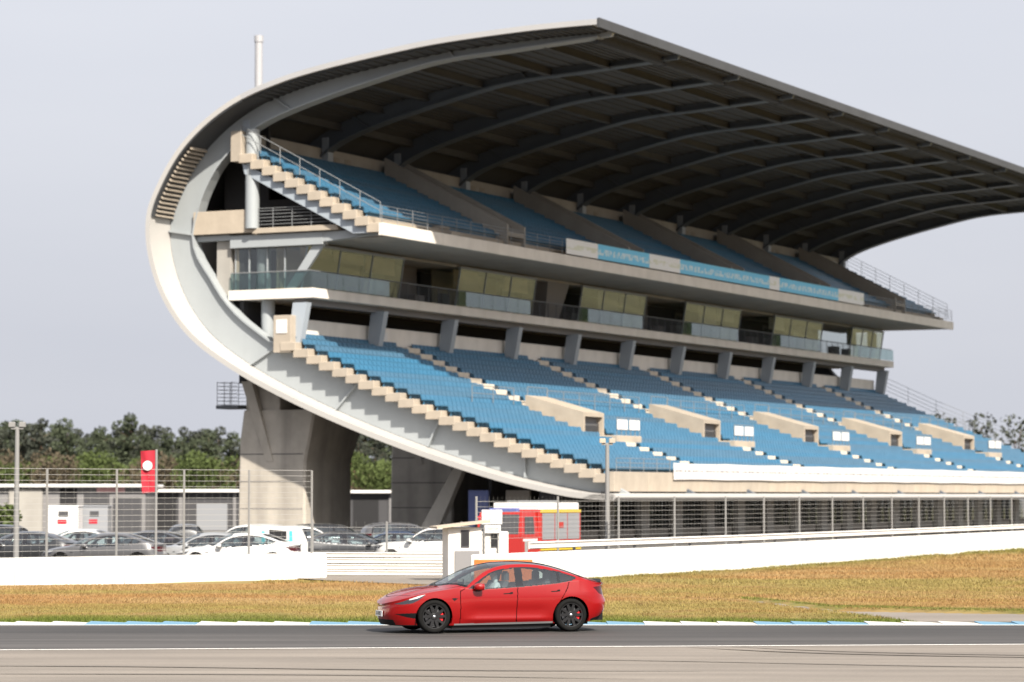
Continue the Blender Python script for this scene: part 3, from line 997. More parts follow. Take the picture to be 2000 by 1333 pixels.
for o in [c for c in ST.children if c.name.startswith('round_column')]:
    smooth_angle(o, 40)
mb = MB(); mb.cbox(-3.9, 1.9, -0.4, 0.55, 18.25, 18.55, 0.02); mb.box(-7.9, 1.4, 0.55, 2.4, 18.25, 18.5); mb.build('end_landing', M['concrete_step'], ST)
mb = MB(); mb.cbox(-8.0, -3.87, -0.4, -0.2, 18.33, 19.68, 0.02); mb.build('landing_parapet', M['concrete_step'], ST)
rail('landing_rail', [(-3.8, -0.32, 18.55), (1.4, -0.32, 18.55)], 1.15, 1.2, (0.2, 0.4, 0.6, 0.8, 1.0), 0.02, 'rail')
mb = MB(); mb.box(-5.6, -5.3, 0.4, 4.0, 14.98, 17.9); mb.build('end_wall', M['concrete_step'], ST)
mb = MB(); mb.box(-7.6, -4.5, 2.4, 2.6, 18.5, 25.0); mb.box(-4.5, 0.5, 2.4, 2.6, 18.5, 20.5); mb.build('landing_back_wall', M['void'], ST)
mb = MB(); mb.cbox(-6.75, -5.75, 0.25, 0.6, 14.6, 17.94, 0.02); mb.build('end_infill', M['concrete_wall'], ST)

# --- upper tier
UV0, UV1, NU = -4.4, 5.0, 12
UT = (UV1 - UV0) / NU
def zup(v): return 18.45 + (5.0 - v) * 0.515
for i in range(NU):
    va, vb = UV0 + i * UT, UV0 + (i + 1) * UT
    zt = zup(vb) + 0.02
    MB().cbox(va - 0.1, vb + 0.06, -0.95 + 0.02 * (i % 3), LEN + 0.4, zt - 0.52, zt, 0.025).build('upper_step', M['concrete_step'], ST)
WED = [17.4 + 18.3 * k for k in range(5)]
ublocks = [(-0.4, WED[0] - 1.4)] + [(WED[k] + 1.4, WED[k + 1] - 1.4) for k in range(4)] + [(WED[4] + 1.4, LEN)]
ub_me = {}
for i in range(NU - 1):
    va, vb = UV0 + i * UT, UV0 + (i + 1) * UT
    zt = zup(vb) + 0.02
    for a, b in ublocks:
        key = round(b - a, 2)
        if key not in ub_me:
            ub_me[key] = seat_mesh(b - a, 'seat_row')
        link('seat_row', ub_me[key], ST, (va + 0.24, a, zt + 0.001))
ustair_me = MB().cbox(-0.34, 0.26, -0.6, 0.6, -.14, 0.05, 0.02).mesh('stair_step', M['concrete'])
for i in range(1, NU):
    va, vb = UV0 + i * UT, UV0 + (i + 1) * UT
    for y in [8.2 + 18.3 * k for k in range(6)]:
        link('stair_step', ustair_me, ST, (vb - 0.12, y, zup(vb) + 0.16))
def upper_wedge(y):
    mb = MB()
    a, b = UV0 + 0.1, UV1 - 0.5
    prof = [(a, zup(a) - .3), (b, zup(b) - .3), (b, zup(b) + 1.15), (a, zup(a) + 1.25)]
    mb.prism(prof, y - 1.3, y - 1.1)
    mb.prism(prof, y + 1.1, y + 1.3)
    mb.prism([(a, zup(a) + 0.5), (b, zup(b) + 0.4), (b, zup(b) + 0.7), (a, zup(a) + 0.8)], y - 1.1, y + 1.1)
    return mb.build('upper_exit', M['concrete_wall'], ST)
for y in WED:
    upper_wedge(y)
mb = MB(); mb.prism([(4.95, 17.75), (5.2, 17.75), (5.2, 18.42), (5.17, 18.45), (4.95, 18.45)], -0.95, 102.9); mb.build('upper_fascia', M['concrete_pale'], ST)
mb = MB(); mb.prism([(-4.6, 17.8), (4.94, 17.78), (4.94, 17.92), (-4.6, 18.0)], 0.55, 102.6); mb.build('upper_soffit', M['concrete_wall'], ST)
rk = MB()
rk.prism([(-4.45, 22.42), (-4.25, 21.75), (3.1, 17.95), (4.85, 17.95), (4.85, 17.99)], -0.22, 0.22)
rk_me = rk.mesh('raker_beam', M['steel_blue'])
for k in range(12):
    link('raker_beam', rk_me, ST, (0, k * RIB + (0.0 if k else -0.45), 0))
rail('upper_rail', [(5.08, -0.8, 18.45), (5.08, 102.8, 18.45)], 1.0, 1.8, (0.2, 0.4, 0.6, 0.8), 0.02, 'rail')
rail('upper_end_rail', [(UV0, LEN + 0.2, zup(UV0) + .2), (5.0, LEN + 0.2, zup(5.0) + .2)], 1.3, 1.5, (0.35, 0.7, 1.0), 0.02)
rail('upper_end_rail', [(UV0, -0.85, zup(UV0) + .3), (5.0, -0.85, zup(5.0) + .2)], 1.0, 1.5, (0.5,), 0.025)
uw_me = MB().cbox(-4.95, -4.7, 0.03, RIB - 0.03, 22.6, 24.35, 0.02).mesh('wall_panel', M['concrete_wall'])
uc_me = MB().cbox(-4.72, -4.25, -0.3, 0.3, 22.7, 25.0, 0.02).mesh('back_column', M['steel_blue'])
us_me = MB().cbox(-4.697, -4.67, 0, 0.75, 23.35, 23.95, 0.008).mesh('notice_board', M['concrete'])
for k in range(12):
    link('back_column', uc_me, ST, (0, k * RIB + 0.1, 0))
    if k < 11:
        link('wall_panel', uw_me, ST, (0, k * RIB, 0))
        if k % 2 == 1:
            link('notice_board', us_me, ST, (0, k * RIB + 1.2, 0))
            link('notice_board', us_me, ST, (0, k * RIB + 2.6, 0))
MB().cbox(-5.1, -4.35, -0.9, 0.1, 22.5, 24.3, 0.03).build('end_block', M['concrete_step'], ST)
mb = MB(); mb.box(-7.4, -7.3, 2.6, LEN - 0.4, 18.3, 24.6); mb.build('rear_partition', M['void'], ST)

# --- ground floor under the front edge
gc_me = MB().cbox(16.6, 17.0, -0.55, 0.55, 0.1, 2.64, 0.03).mesh('front_column', M['concrete_wall'])
gw_me = MB().box(16.1, 16.16, 0.58, 4.32, 1.0, 2.55).mesh('front_window', M['glass_stand'])
gs_me = MB().cbox(16.3, 16.55, 0.56, 4.34, 0.1, 1.0, 0.02).mesh('sill_panel', M['concrete'])
gf_me = MB().box(16.17, 16.22, 2.2, 2.28, 1.01, 2.55).box(16.17, 16.22, 0.58, 4.32, 1.5, 1.56).mesh('window_frame', M['charcoal'])
for k in range(-1, 21):
    y = 4.4 + k * 4.9
    link('front_column', gc_me, ST, (0, y, 0))
    if k < 20:
        wdw = link('front_window', gw_me, ST, (0, y, 0))
        link('window_frame', gf_me, wdw)
        link('sill_panel', gs_me, ST, (0, y, 0))
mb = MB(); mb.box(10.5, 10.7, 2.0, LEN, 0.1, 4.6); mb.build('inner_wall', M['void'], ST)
mb = MB()
for k in range(26):
    y = 5 + k * 3.7 + random.uniform(-1, 1)
    mb.box(12.2, 13.0, y, y + random.uniform(0.6, 2), 0.1, random.uniform(0.9, 1.7))
tag(mb.build('stored_goods', M['charcoal'], ST), kind='stuff')
mb = MB(); mb.prism([(5.9, 0.1), (7.2, 0.1), (9.2, 4.3), (8.7, 4.6)], -0.25, 0.25); mb.build('slanted_strut', M['concrete_wall'], ST, loc=(0, 1.5, 0))
for v, mt in ((9.4, 'blue_door'), (11.8, 'concrete'), (13.9, 'charcoal')):
    MB().cbox(v, v + (1.3 if mt != 'concrete' else 1.5), 1.6, 1.8, 0.1, 3.2, 0.02).build('ground_door', M[mt], ST)
# --- concrete piers carrying the belly
def pier(y):
    secs = [(-0.1, -5.35, -0.75, -2.7, 2.7), (2.0, -5.35, -0.75, -2.7, 2.7), (4.9, -5.3, -0.75, -2.7, 2.7), (6.2, -5.25, -.45, -2.7, 3.0), (7.9, -5.0, -0.1, -2.7, 3.5)]
    v, f = [], []
    for z, a, b, c, d in secs:
        cc = 0.12
        v += [(a + cc, c, z), (b - cc, c, z), (b, c + cc, z), (b, d - cc, z), (b - cc, d, z), (a + cc, d, z), (a, d - cc, z), (a, c + cc, z)]
    for k in range(len(secs) - 1):
        for i in range(8):
            f.append((k * 8 + i, k * 8 + (i + 1) % 8, k * 8 + 8 + (i + 1) % 8, k * 8 + 8 + i))
    f += [tuple(range(7, -1, -1)), tuple(range(len(v) - 8, len(v)))]
    p = MB().add(v, f).build('pier', M['concrete_dark'], ST, loc=(0, y, 0))
    # slanting buttress against the end face and the back block
    MB().add([(-4.9, -3.1, 9.6), (-4.2, -3.1, 9.6), (-2.9, -2.74, 4.9), (-3.4, -2.74, 4.9), (-4.9, -2.6, 9.6), (-4.2, -2.6, 9.6), (-2.9, -2.6, 4.9), (-3.4, -2.6, 4.9)],
             [(0, 1, 2, 3), (7, 6, 5, 4), (0, 4, 5, 1), (1, 5, 6, 2), (2, 6, 7, 3), (3, 7, 4, 0)]).build('buttress', M['concrete_dark'], p)
    MB().cbox(-4.95, -2.6, -2.5, 2.6, 7.9, 10.0, 0.05).build('pier_head', M['concrete_dark'], p)
    for z in (2.1, 3.7, 5.3):
        MB().box(-5.2, -.9, -2.712, -2.703, z, z + 0.05).build('shutter_joint', M['charcoal'], p)
    return p
for k in range(6):
    pier(3.2 + k * 18.3)
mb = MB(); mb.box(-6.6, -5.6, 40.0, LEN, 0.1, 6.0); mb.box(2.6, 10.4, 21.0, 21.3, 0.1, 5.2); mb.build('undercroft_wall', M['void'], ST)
# caged platform on the back of the first pier
cg = MB()
for z in np.linspace(8.25, 9.55, 7): 
    for a, b in (((-6.5, -3.2), (-5.1, -3.2)), ((-6.5, -1.8), (-5.1, -1.8)), ((-6.5, -3.2), (-6.5, -1.8))):
        cg.tube((a[0], a[1] + 3.2, z), (b[0], b[1] + 3.2, z), 0.014, 5)
for a in ((-6.5, -3.2), (-6.0, -3.2), (-5.5, -3.2), (-6.5, -1.8), (-5.9, -1.8)):
    cg.tube((a[0], a[1] + 3.2, 8.2), (a[0], a[1] + 3.2, 9.6), 0.02, 5)
cg.box(-6.55, -5.0, -0.05, 1.45, 8.0, 8.2)
cg.build('platform_cage', M['rail_dark'], ST)

# --- banners hung on the stand (top-level: they only hang there)
SM = Matrix.Translation(Vector(ST.location)) @ Matrix.Rotation(ST.rotation_euler.z, 4, 'Z')
def on_stand(v, u, z): return SM @ Vector((v, u, z))
def banner_mat(name, base, ink, amt, zlo, zhi, fs):
    """printed cloth: a band of small print between two heights of the banner"""
    m = mat(name, base, 0.55)
    n, l = m.node_tree.nodes, m.node_tree.links
    t = n.new("ShaderNodeTexCoord"); mp_ = n.new("ShaderNodeMapping"); mp_.inputs['Scale'].default_value = (0.01, fs, 2.2)
    z = n.new("ShaderNodeTexNoise"); z.inputs['Scale'].default_value = 1.0; z.inputs['Detail'].default_value = 2
    def rg(v, a_, b_, c_, d_):
        r = n.new("ShaderNodeMapRange")
        for k_, x_ in zip(('From Min', 'From Max', 'To Min', 'To Max'), (a_, b_, c_, d_)): r.inputs[k_].default_value = x_
        l.new(v, r.inputs['Value']); return r.outputs['Result']
    def mu(p_, q_):
        w_ = n.new("ShaderNodeMath"); w_.operation = 'MULTIPLY'; l.new(p_, w_.inputs[0]); l.new(q_, w_.inputs[1]); return w_.outputs[0]
    sp = n.new("ShaderNodeSeparateXYZ")
    l.new(t.outputs['Object'], sp.inputs['Vector']); l.new(t.outputs['Object'], mp_.inputs['Vector']); l.new(mp_.outputs['Vector'], z.inputs['Vector'])
    f = mu(mu(rg(z.outputs['Fac'], .44, .54, 0, amt), rg(sp.outputs['Z'], zlo, zlo + .06, 0, 1)), rg(sp.outputs['Z'], zhi - .06, zhi, 1, 0))
    mx = n.new("ShaderNodeMix"); mx.data_type = 'RGBA'; mx.inputs['A'].default_value = (*base, 1); mx.inputs['B'].default_value = (*ink, 1)
    l.new(f, mx.inputs['Factor']); l.new(mx.outputs['Result'], n['Principled BSDF'].inputs['Base Color'])
    return m
M['ban_blue'] = banner_mat('ban_blue', (0.16, 0.56, 0.84), (0.70, 0.80, 0.84), 0.8, .26, .72, 3.2)
M['ban_white'] = banner_mat('ban_white', (0.80, 0.81, 0.81), (0.55, 0.58, 0.35), 0.5, .3, .7, .9)
M['ban_plain'] = banner_mat('ban_plain', (0.60, 0.59, 0.58), (0.09, 0.09, 0.10), 0.9, .42, .58, 4.0)
bz = ST.rotation_euler.z
ub = empty('sponsor_banner', 'long blue and white printed banner along the front rail of the upper tier', 'banner', on_stand(5.24, 23.05, 18.5), bz)
segs = [(0, 4.8, 'w'), (4.8, 13.1, 'b'), (13.1, 18.4, 'w'), (18.4, 35.3, 'b'), (35.3, 37.4, 'w'), (37.4, 50.2, 'b'), (50.2, 56.2, 'w')]
for a, b, c in segs:
    p = MB()
    p.box(0, 0.03, a + .01, b - .01, 0.02, 1.0)
    p.build('blue_panel' if c == 'b' else 'white_panel', M['ban_blue' if c == 'b' else 'ban_white'], ub)
lb = empty('front_banner', 'long plain white banner strip along the front of the lower tier', 'banner', on_stand(19.78, 6.95, 3.8), bz)
for k in range(12):
    a, b = k * 8.0, (k + 1) * 8.0
    n = 9
    p = MB()
    ys = np.linspace(a + .01, b - .01, n)
    top = [0.96 - 0.035 * math.sin(math.pi * (j / (n - 1))) for j in range(n)]
    bot = [0.0 + 0.03 * math.sin(math.pi * (j / (n - 1))) for j in range(n)]
    v = [(0, y, t) for y, t in zip(ys, top)] + [(0.02, y, b_) for y, b_ in zip(ys, bot)] + [(0.03, y, t) for y, t in zip(ys, top)] + [(0.05, y, b_) for y, b_ in zip(ys, bot)]
    f = []
    for j in range(n - 1):
        f += [(j, j + 1, n + j + 1, n + j), (2 * n + j, 3 * n + j, 3 * n + j + 1, 2 * n + j + 1), (j, 2 * n + j, 2 * n + j + 1, j + 1), (n + j, n + j + 1, 3 * n + j + 1, 3 * n + j)]
    f += [(0, n, 3 * n, 2 * n), (n - 1, 3 * n - 1, 4 * n - 1, 2 * n - 1)][:2]
    p.add(v, f)
    p.build('banner_panel', M['ban_plain'], lb)
# ================================================================== barriers, fences, huts
F_PX = 5560.0
def at(px, D): return (px - 1000) / F_PX * D
def zt(py, D): return CAM_H - (py - 970) * D / F_PX
def along(name, label, P, h, seg, depth=0.35, blk='wall_block', m='wall_white', z0=0.0):
    """white concrete barrier set out as separate blocks along the polyline P"""
    root = empty(name, label, 'barrier', (P[0][0], P[0][1], 0))
    for a, b in zip(P[:-1], P[1:]):
        a, b = Vector((*a, 0)), Vector((*b, 0))
        L = (b - a).length; n = max(1, round(L / seg)); s = L / n
        ang = math.atan2(b.y - a.y, b.x - a.x)
        me = MB().cbox(0.010, s - 0.010, 0, depth, z0, h, 0.04).mesh(blk, M[m])
        for k in range(n):
            p = a + (b - a) * k / n - Vector((P[0][0], P[0][1], 0))
            link(blk, me, root, (p.x, p.y, 0), (0, 0, ang))
    return root
along('concrete_barrier', 'low white concrete barrier left of the car, ending at the guard rail', [LW0, LW1], 0.90, 4.0)
along('concrete_barrier', 'long white concrete barrier rising to the right behind the car', RWP, 0.98, 4.0)
# cream double guard rail just behind the right barrier
def off_line(P, d):
    R = []
    for k, p in enumerate(P):
        a, b = Vector(P[max(k - 1, 0)]), Vector(P[min(k + 1, len(P) - 1)])
        t = (b - a).normalized(); nrm = Vector((-t.y, t.x))
        R.append((p[0] + nrm.x * d, p[1] + nrm.y * d))
    return R
def guard_rail(name, label, P, zs, bh, post_h, m='wall_white'):
    root = empty(name, label, 'guard rail', (P[0][0], P[0][1], 0))
    o = Vector((P[0][0], P[0][1], 0))
    for z in zs:
        mb = MB()
        for a, b in zip(P[:-1], P[1:]):
            a, b = Vector((*a, 0)) - o, Vector((*b, 0)) - o
            t = (b - a).normalized(); nr = Vector((t.y, -t.x, 0))
            prof = [(0, 0), (.05, .15), (.0, .38), (.0, .62), (.05, .85), (0, 1), (-.03, 1), (-.03, 0)]
            vs = []
            for q in (a, b):
                for d, zz in prof:
                    p = q + nr * d
                    vs.append((p.x, p.y, z + zz * bh))
            k = len(prof)
            mb.add(vs, [(i, (i + 1) % k, k + (i + 1) % k, k + i) for i in range(k)] + [tuple(range(k)), tuple(range(2 * k - 1, k - 1, -1))])
        mb.build('rail_beam', M[m], root)
    for a, b in zip(P[:-1], P[1:]):
        a, b = Vector((*a, 0)) - o, Vector((*b, 0)) - o
        n = max(1, int((b - a).length / 4))
        t = (b - a).normalized(); nr = Vector((-t.y, t.x, 0))
        for k in range(0 if a.length < 1e-6 else 1, n + 1):
            p = a + (b - a) * k / n + nr * .1
            link('rail_post', post_me(post_h), root, (p.x, p.y, 0))
    return root
_pm = {}
def post_me(h):
    if h not in _pm:
        _pm[h] = MB().box(-.05, .05, -.05, .05, 0, h).mesh('rail_post', M['post'])
    return _pm[h]
guard_rail('guard_rail', 'white guard rail running behind the long right barrier', off_line([(1.45, 91.5)] + RWP[1:], 1.0), (1.05,), 0.24, 1.3, 'wall_white')
guard_rail('guard_rail', 'white four-rail guard rail across the gap left of the hut', [(-7.2, 96.6), (-1.9, 95.4)], (0.10, 0.30, 0.50, 0.70), 0.17, 0.9)
# catch fences
def catch_fence(label, P, h, z0, step, post_r=0.07, spacing=2.4):
    root = empty('catch_fence', label, 'fence', (P[0][0], P[0][1], 0))
    o = Vector((P[0][0], P[0][1], 0))
    nw = int((h - z0) / step)
    for k in range(nw + 1):
        mb = MB()
        for a, b in zip(P[:-1], P[1:]):
            a, b = Vector((*a, 0)) - o, Vector((*b, 0)) - o
            mb.tube((a.x, a.y, z0 + k * step), (b.x, b.y, z0 + k * step), 0.007 if k < nw else 0.009, 4)
        mb.build('wire', M['wire'], root)
    vm = MB()
    for a, b in zip(P[:-1], P[1:]):
        a, b = Vector((*a, 0)) - o, Vector((*b, 0)) - o
        n = max(1, int((b - a).length / spacing))
        for k in range(0 if a.length < 1e-6 else 1, n + 1):
            p = a + (b - a) * k / n
            link('fence_post', fence_post(h), root, (p.x, p.y, 0))
        n = int((b - a).length / 0.3)
        if (a + o).y < 125:
            for k in range(n):
                p = a + (b - a) * k / n
                vm.add([(p.x - .0012, p.y, z0), (p.x + .0012, p.y, z0), (p.x + .0012, p.y, h), (p.x - .0012, p.y, h)], [(0, 1, 2, 3)])
    tag(vm.build('mesh_wire', M['wire'], root), kind='stuff')
    return root
_fp = {}
def fence_post(h):
    if h not in _fp:
        mb = MB()
        mb.box(-.035, .035, -.012, .012, 0, h); mb.box(-.012, .012, -.035, .035, 0, h); mb.box(-.10, .10, -.10, .10, 0, .03)
        _fp[h] = mb.mesh('fence_post', M['post'])
    return _fp[h]
LWP = off_line([LW0, LW1], 0.9)
catch_fence('tall wire catch fence behind the low left barrier', LWP, 3.6, 0.9, 0.18)
catch_fence('wire catch fence across the gap behind the guard rail', [(-6.8, 97.3), (-1.7, 96.3)], 1.9, 0.3, 0.2)
catch_fence('tall wire catch fence behind the long right barrier', off_line([(0.4, 89.4)] + RWP[1:], 1.7), 2.75, 1.4, 0.17, spacing=4.2)

# hut with mono-pitch roof beside the gap
k = empty('marshal_hut', 'small white hut with sloping roof and dark window slit behind the car', 'hut', (-1.56, 89.8, 0), math.radians(12))
mb = MB(); mb.cbox(-0.55, 0.52, -0.5, 0.5, 0, 1.78, 0.02); mb.build('wall', M['wall_white'], k)
mb = MB(); mb.prism([(-0.95, 1.74), (0.75, 1.93), (0.75, 2.0), (-0.95, 1.81)], -0.75, 0.62); mb.build('roof', M['concrete_step'], k)
f = MB().box(-0.15, 0.12, -0.53, -0.502, 1.16, 1.70).build('window', M['charcoal'], k)
MB().box(-0.12, 0.09, -0.534, -0.5305, 1.2, 1.66).build('pane', M['dark'], f)
MB().cbox(-0.35, 0.45, -0.54, -0.503, 0.08, 1.05, 0.01).build('door_panel', M['grey_panel'], k)
k2 = empty('marshal_post', 'white marshal post with square pink-printed boards beside the fire engine', 'hut', (-0.70, 91.9, 0), math.radians(8))
MB().cbox(-0.35, 0.55, -0.3, 0.5, 0, 1.62, 0.02).build('wall', M['wall_white'], k2)
f = MB().box(-0.02, 0.20, -0.33, -0.302, 1.12, 1.55).build('window', M['charcoal'], k2)
MB().box(0.0, 0.18, -0.334, -0.3305, 1.15, 1.52).build('pane', M['dark'], f)
for x in (-0.25, 0.2):
    MB().tube((x, -0.36, 0), (x, -0.36, 2.3), 0.025, 8).build('board_post', M['post'], k2)
b = MB().cbox(-0.33, 0.33, -0.42, -0.39, 1.86, 2.32, 0.008).build('sign_board', M['white'], k2)
pk = MB()
for z in (2.0, 2.08, 2.16):
    pk.box(-0.24, 0.22 - (z - 2.0), -0.424, -0.4205, z, z + 0.035)
pk.build('print', M['pink'], b)
b = MB().cbox(-0.24, 0.28, -0.42, -0.39, 1.58, 1.83, 0.008).build('sign_board', M['white'], k2)
pk = MB(); pk.box(-0.15, 0.2, -0.424, -0.4205, 1.68, 1.75); pk.build('print', M['pink'], b)
MB().box(-0.5, -0.28, -0.41, -0.40, 2.06, 2.12).build('pennant', M['red_flag'], k2)
# orange panel against the wall
op = empty('orange_panel', 'orange panel leaning on the white barrier just behind the car roof', 'panel', (-0.53, 86.2, 0.12), math.radians(0))
MB().cbox(-0.62, 1.15, 0, 0.05, 0, 0.72, 0.01).build('board', M['orange'], op)
for x in (-0.45, 0.95):
    MB().box(x, x + .06, 0.052, 0.10, -0.05, 0.55).build('batten', M['post'], op)

# fire engine
ft = empty('fire_engine', 'red and white fire engine with yellow stripe parked behind the right barrier', 'fire engine', (at(972, 108), 108.0, 0), -math.radians(26.9))
ft.scale = (.86, .86, .88)
# local: +y runs away from the camera along the truck, +x is the side facing the track
MB().cbox(-1.2, 1.2, 1.75, 6.0, 0.75, 2.55, 0.05).build('body', M['fire_red'], ft)
MB().cbox(-1.15, 1.15, 1.8, 5.9, 2.553, 2.85, 0.04).build('roof_locker', M['white'], ft)
cab = MB()
cab.add([(-1.15, 0.0, 0.6), (1.15, 0.0, 0.6), (1.15, 1.72, 0.6), (-1.15, 1.72, 0.6), (-1.15, 0.05, 1.45), (1.15, 0.05, 1.45), (1.15, 1.72, 1.45), (-1.15, 1.72, 1.45),
         (-1.05, 0.35, 2.45), (1.05, 0.35, 2.45), (1.05, 1.72, 2.45), (-1.05, 1.72, 2.45)],
        [(0, 3, 2, 1), (0, 1, 5, 4), (1, 2, 6, 5), (2, 3, 7, 6), (3, 0, 4, 7), (4, 5, 9, 8), (5, 6, 10, 9), (6, 7, 11, 10), (7, 4, 8, 11), (8, 9, 10, 11)])
cabo = cab.build('cab', M['fire_red'], ft)
MB().add([(-1.0, 0.055, 1.5), (1.0, 0.055, 1.5), (0.92, 0.30, 2.35), (-0.92, 0.30, 2.35)], [(0, 1, 2, 3)]).build('windscreen', M['charcoal'], cabo)
MB().add([(1.152, 0.35, 1.5), (1.152, 1.35, 1.5), (1.085, 1.35, 2.25), (1.085, 0.5, 2.25)], [(0, 1, 2, 3)]).build('side_window', M['charcoal'], cabo)
MB().cbox(-0.7, 0.7, 0.5, 0.8, 2.46, 2.62, 0.03).build('light_bar', M['blue_door'], cabo)
MB().box(1.153, 1.17, 0.2, 1.6, 1.2, 1.3).build('white_stripe', M['white'], cabo)
for j in range(3):
    y0 = 2.0 + j * 1.3
    s = MB()
    for i in range(12):
        s.box(1.203, 1.225 if i % 2 else 1.217, y0, y0 + 1.2, 1.25 + i * 0.095, 1.25 + (i + 1) * 0.095)
    s = s.build('roller_shutter', M['shutter'], ft)
MB().box(1.228, 1.24, 3.6, 4.1, 1.75, 2.0).build('emblem', M['fire_red'], ft)
MB().box(1.203, 1.23, 1.8, 5.95, 2.42, 2.54).build('yellow_stripe', M['yellow'], ft)
MB().box(1.203, 1.23, 1.8, 5.95, 0.78, 0.86).build('yellow_stripe', M['yellow'], ft)
MB().box(1.203, 1.225, 1.8, 5.95, 1.02, 1.12).build('white_stripe', M['white'], ft)
for x in (-0.95, 0.95):
    for y in (0.9, 4.6):
        wd = MB(); wd.lathe([(0.0, -.15), (.25, -.15), (.44, -.13), (.47, -.08), (.47, .08), (.44, .13), (.25, .15), (0, .15)], 20, 'y')
        wo = wd.build('wheel', M['charcoal'], ft, loc=(x, y, 0.47), rot=(0, 0, math.pi / 2))
        MB().lathe([(0, -.17), (.2, -.17), (.24, -.152)], 16, 'y').build('rim', M['shutter'], wo)
# ladder on the roof
ld = MB()
for x in (-0.5, 0.0):
    ld.box(x, x + .06, 1.9, 5.9, 2.87, 2.95)
for i in range(12):
    ld.box(-0.44, 0.0, 2.0 + i * .32, 2.04 + i * .32, 2.89, 2.93)
ld.build('ladder', M['rail'], ft)

# masts and flag
def lamp_mast(label, px, D, ptop, head):
    r = empty('lamp_mast', label, 'mast', (at(px, D), D, 0), group=None)
    h = zt(ptop, D)
    MB().tube((0, 0, 0), (0, 0, h - .2), 0.10, 12, 0.07).build('pole', M['post'], r, smooth=False)
    MB().box(-.2, .2, -.05, .05, h - .22, h - .14).build('bracket', M['post'], r)
    for s in (-1, 1):
        MB().cbox(s * .17 - .11, s * .17 + .11, -.10, .08, h - .14, h + .02, .02).build('lamp_head', M[head], r)
    MB().cbox(-.16, .16, -.16, .16, 0, .04, .01).build('base_plate', M['post'], r)
    return r
lamp_mast('grey lamp mast standing in front of the blue lower tier', 1186, 101.0, 858, 'concrete_step')
lamp_mast('grey lamp mast at the far left in front of the pines', 34, 93.0, 826, 'post')
wm = empty('tall_mast', 'tall slim white mast rising behind the grandstand roof', 'mast', (at(502, 262), 262, 0))
zt_top = CAM_H + (970 - 65) * 262 / F_PX
MB().tube((0, 0, 0), (0, 0, zt_top - .6), 0.42, 16, 0.36).build('pole', M['mast_white'], wm)
MB().tube((0, 0, zt_top - .6), (0, 0, zt_top), 0.42, 16).build('cap', M['mast_white'], wm)
fl = empty('banner_flag', 'upright red flag with a white disc on a grey pole behind the left barrier', 'flag', (at(306, 100), 100, 0))
MB().tube((0, 0, 0), (0, 0, zt(878, 100)), 0.045, 10).build('pole', M['post'], fl)
n, mth = 8, 14
vv, ff = [], []
for a in range(n + 1):
    for b in range(mth + 1):
        x = -0.04 - 0.52 * a / n * (1 - 0.12 * b / mth)
        z = zt(880, 100) - (zt(880, 100) - zt(962, 100)) * b / mth - .03 * a / n
        vv.append((x, 0.05 * math.sin(a * .9 + b * .35) * (a / n), z))
for a in range(n):
    for b in range(mth):
        p = a * (mth + 1) + b
        ff.append((p, p + mth + 1, p + mth + 2, p + 1))
fo = MB().add(vv, ff).build('flag_cloth', M['red_flag'], fl, smooth=True)
dz = (zt(902, 100) + zt(918, 100)) / 2
MB().add([(-.30 + .17 * math.cos(t), -.07, dz + .17 * math.sin(t)) for t in np.linspace(0, 2 * math.pi, 24, endpoint=False)]
         + [(-.30 + .17 * math.cos(t), -.065, dz + .17 * math.sin(t)) for t in np.linspace(0, 2 * math.pi, 24, endpoint=False)],
         [tuple(range(23, -1, -1)), tuple(range(24, 48))] + [(i, (i + 1) % 24, 24 + (i + 1) % 24, 24 + i) for i in range(24)]).build('white_disc', M['white'], fo)

# paddock buildings
def shed(label, D, px0, px1, ptop, wall, roof, feats):
    x0, x1 = at(px0, D), at(px1, D)
    h = zt(ptop, D)
    r = empty('paddock_building', label, 'building', ((x0 + x1) / 2, D, 0))
    hw = (x1 - x0) / 2
    MB().cbox(-hw, hw, 0, 9, 0, h - .25, .03).build('wall', M[wall], r)
    MB().cbox(-hw - .3, hw + .3, -.6, 9.2, h - .24, h, .03).build('roof_edge', M[roof], r)
    for nm, a, b, p0, p1, m, pr in feats:
        xa, xb = at(a, D) - (x0 + x1) / 2, at(b, D) - (x0 + x1) / 2
        MB().cbox(xa, xb, -pr, -.003, max(0, zt(p1, D)), min(zt(p0, D), h - .26), .01).build(nm, M[m], r)
    return r
shed('long low grey building with white roof edge behind the parked cars at far left', 225, -160, 285, 946, 'grey_panel', 'white',
     [('opening', 118, 152, 951, 990, 'dark', .02), ('bay_door', 165, 215, 965, 1040, 'charcoal', .03), ('bay_door', 222, 278, 972, 1040, 'charcoal', .03), ('wall_panel', 20, 85, 955, 1040, 'concrete_wall', .25), ('sign_strip', 190, 245, 952, 962, 'pink', .05)])
shed('low dark garage building with white roof edge next to the concrete piers', 232, 292, 470, 956, 'charcoal', 'white',
     [('roller_door', 385, 445, 984, 1045, 'shutter', .04), ('opening', 300, 345, 972, 1045, 'dark', .02), ('column', 350, 358, 962, 1045, 'grey_panel', .15), ('column', 456, 462, 962, 1045, 'grey_panel', .15)])
shed('low dark garage building with white roof edge seen between the piers', 238, 560, 900, 958, 'charcoal', 'white',
     [('opening', 690, 740, 975, 1045, 'dark', .02), ('column', 760, 768, 966, 1045, 'grey_panel', .15)])
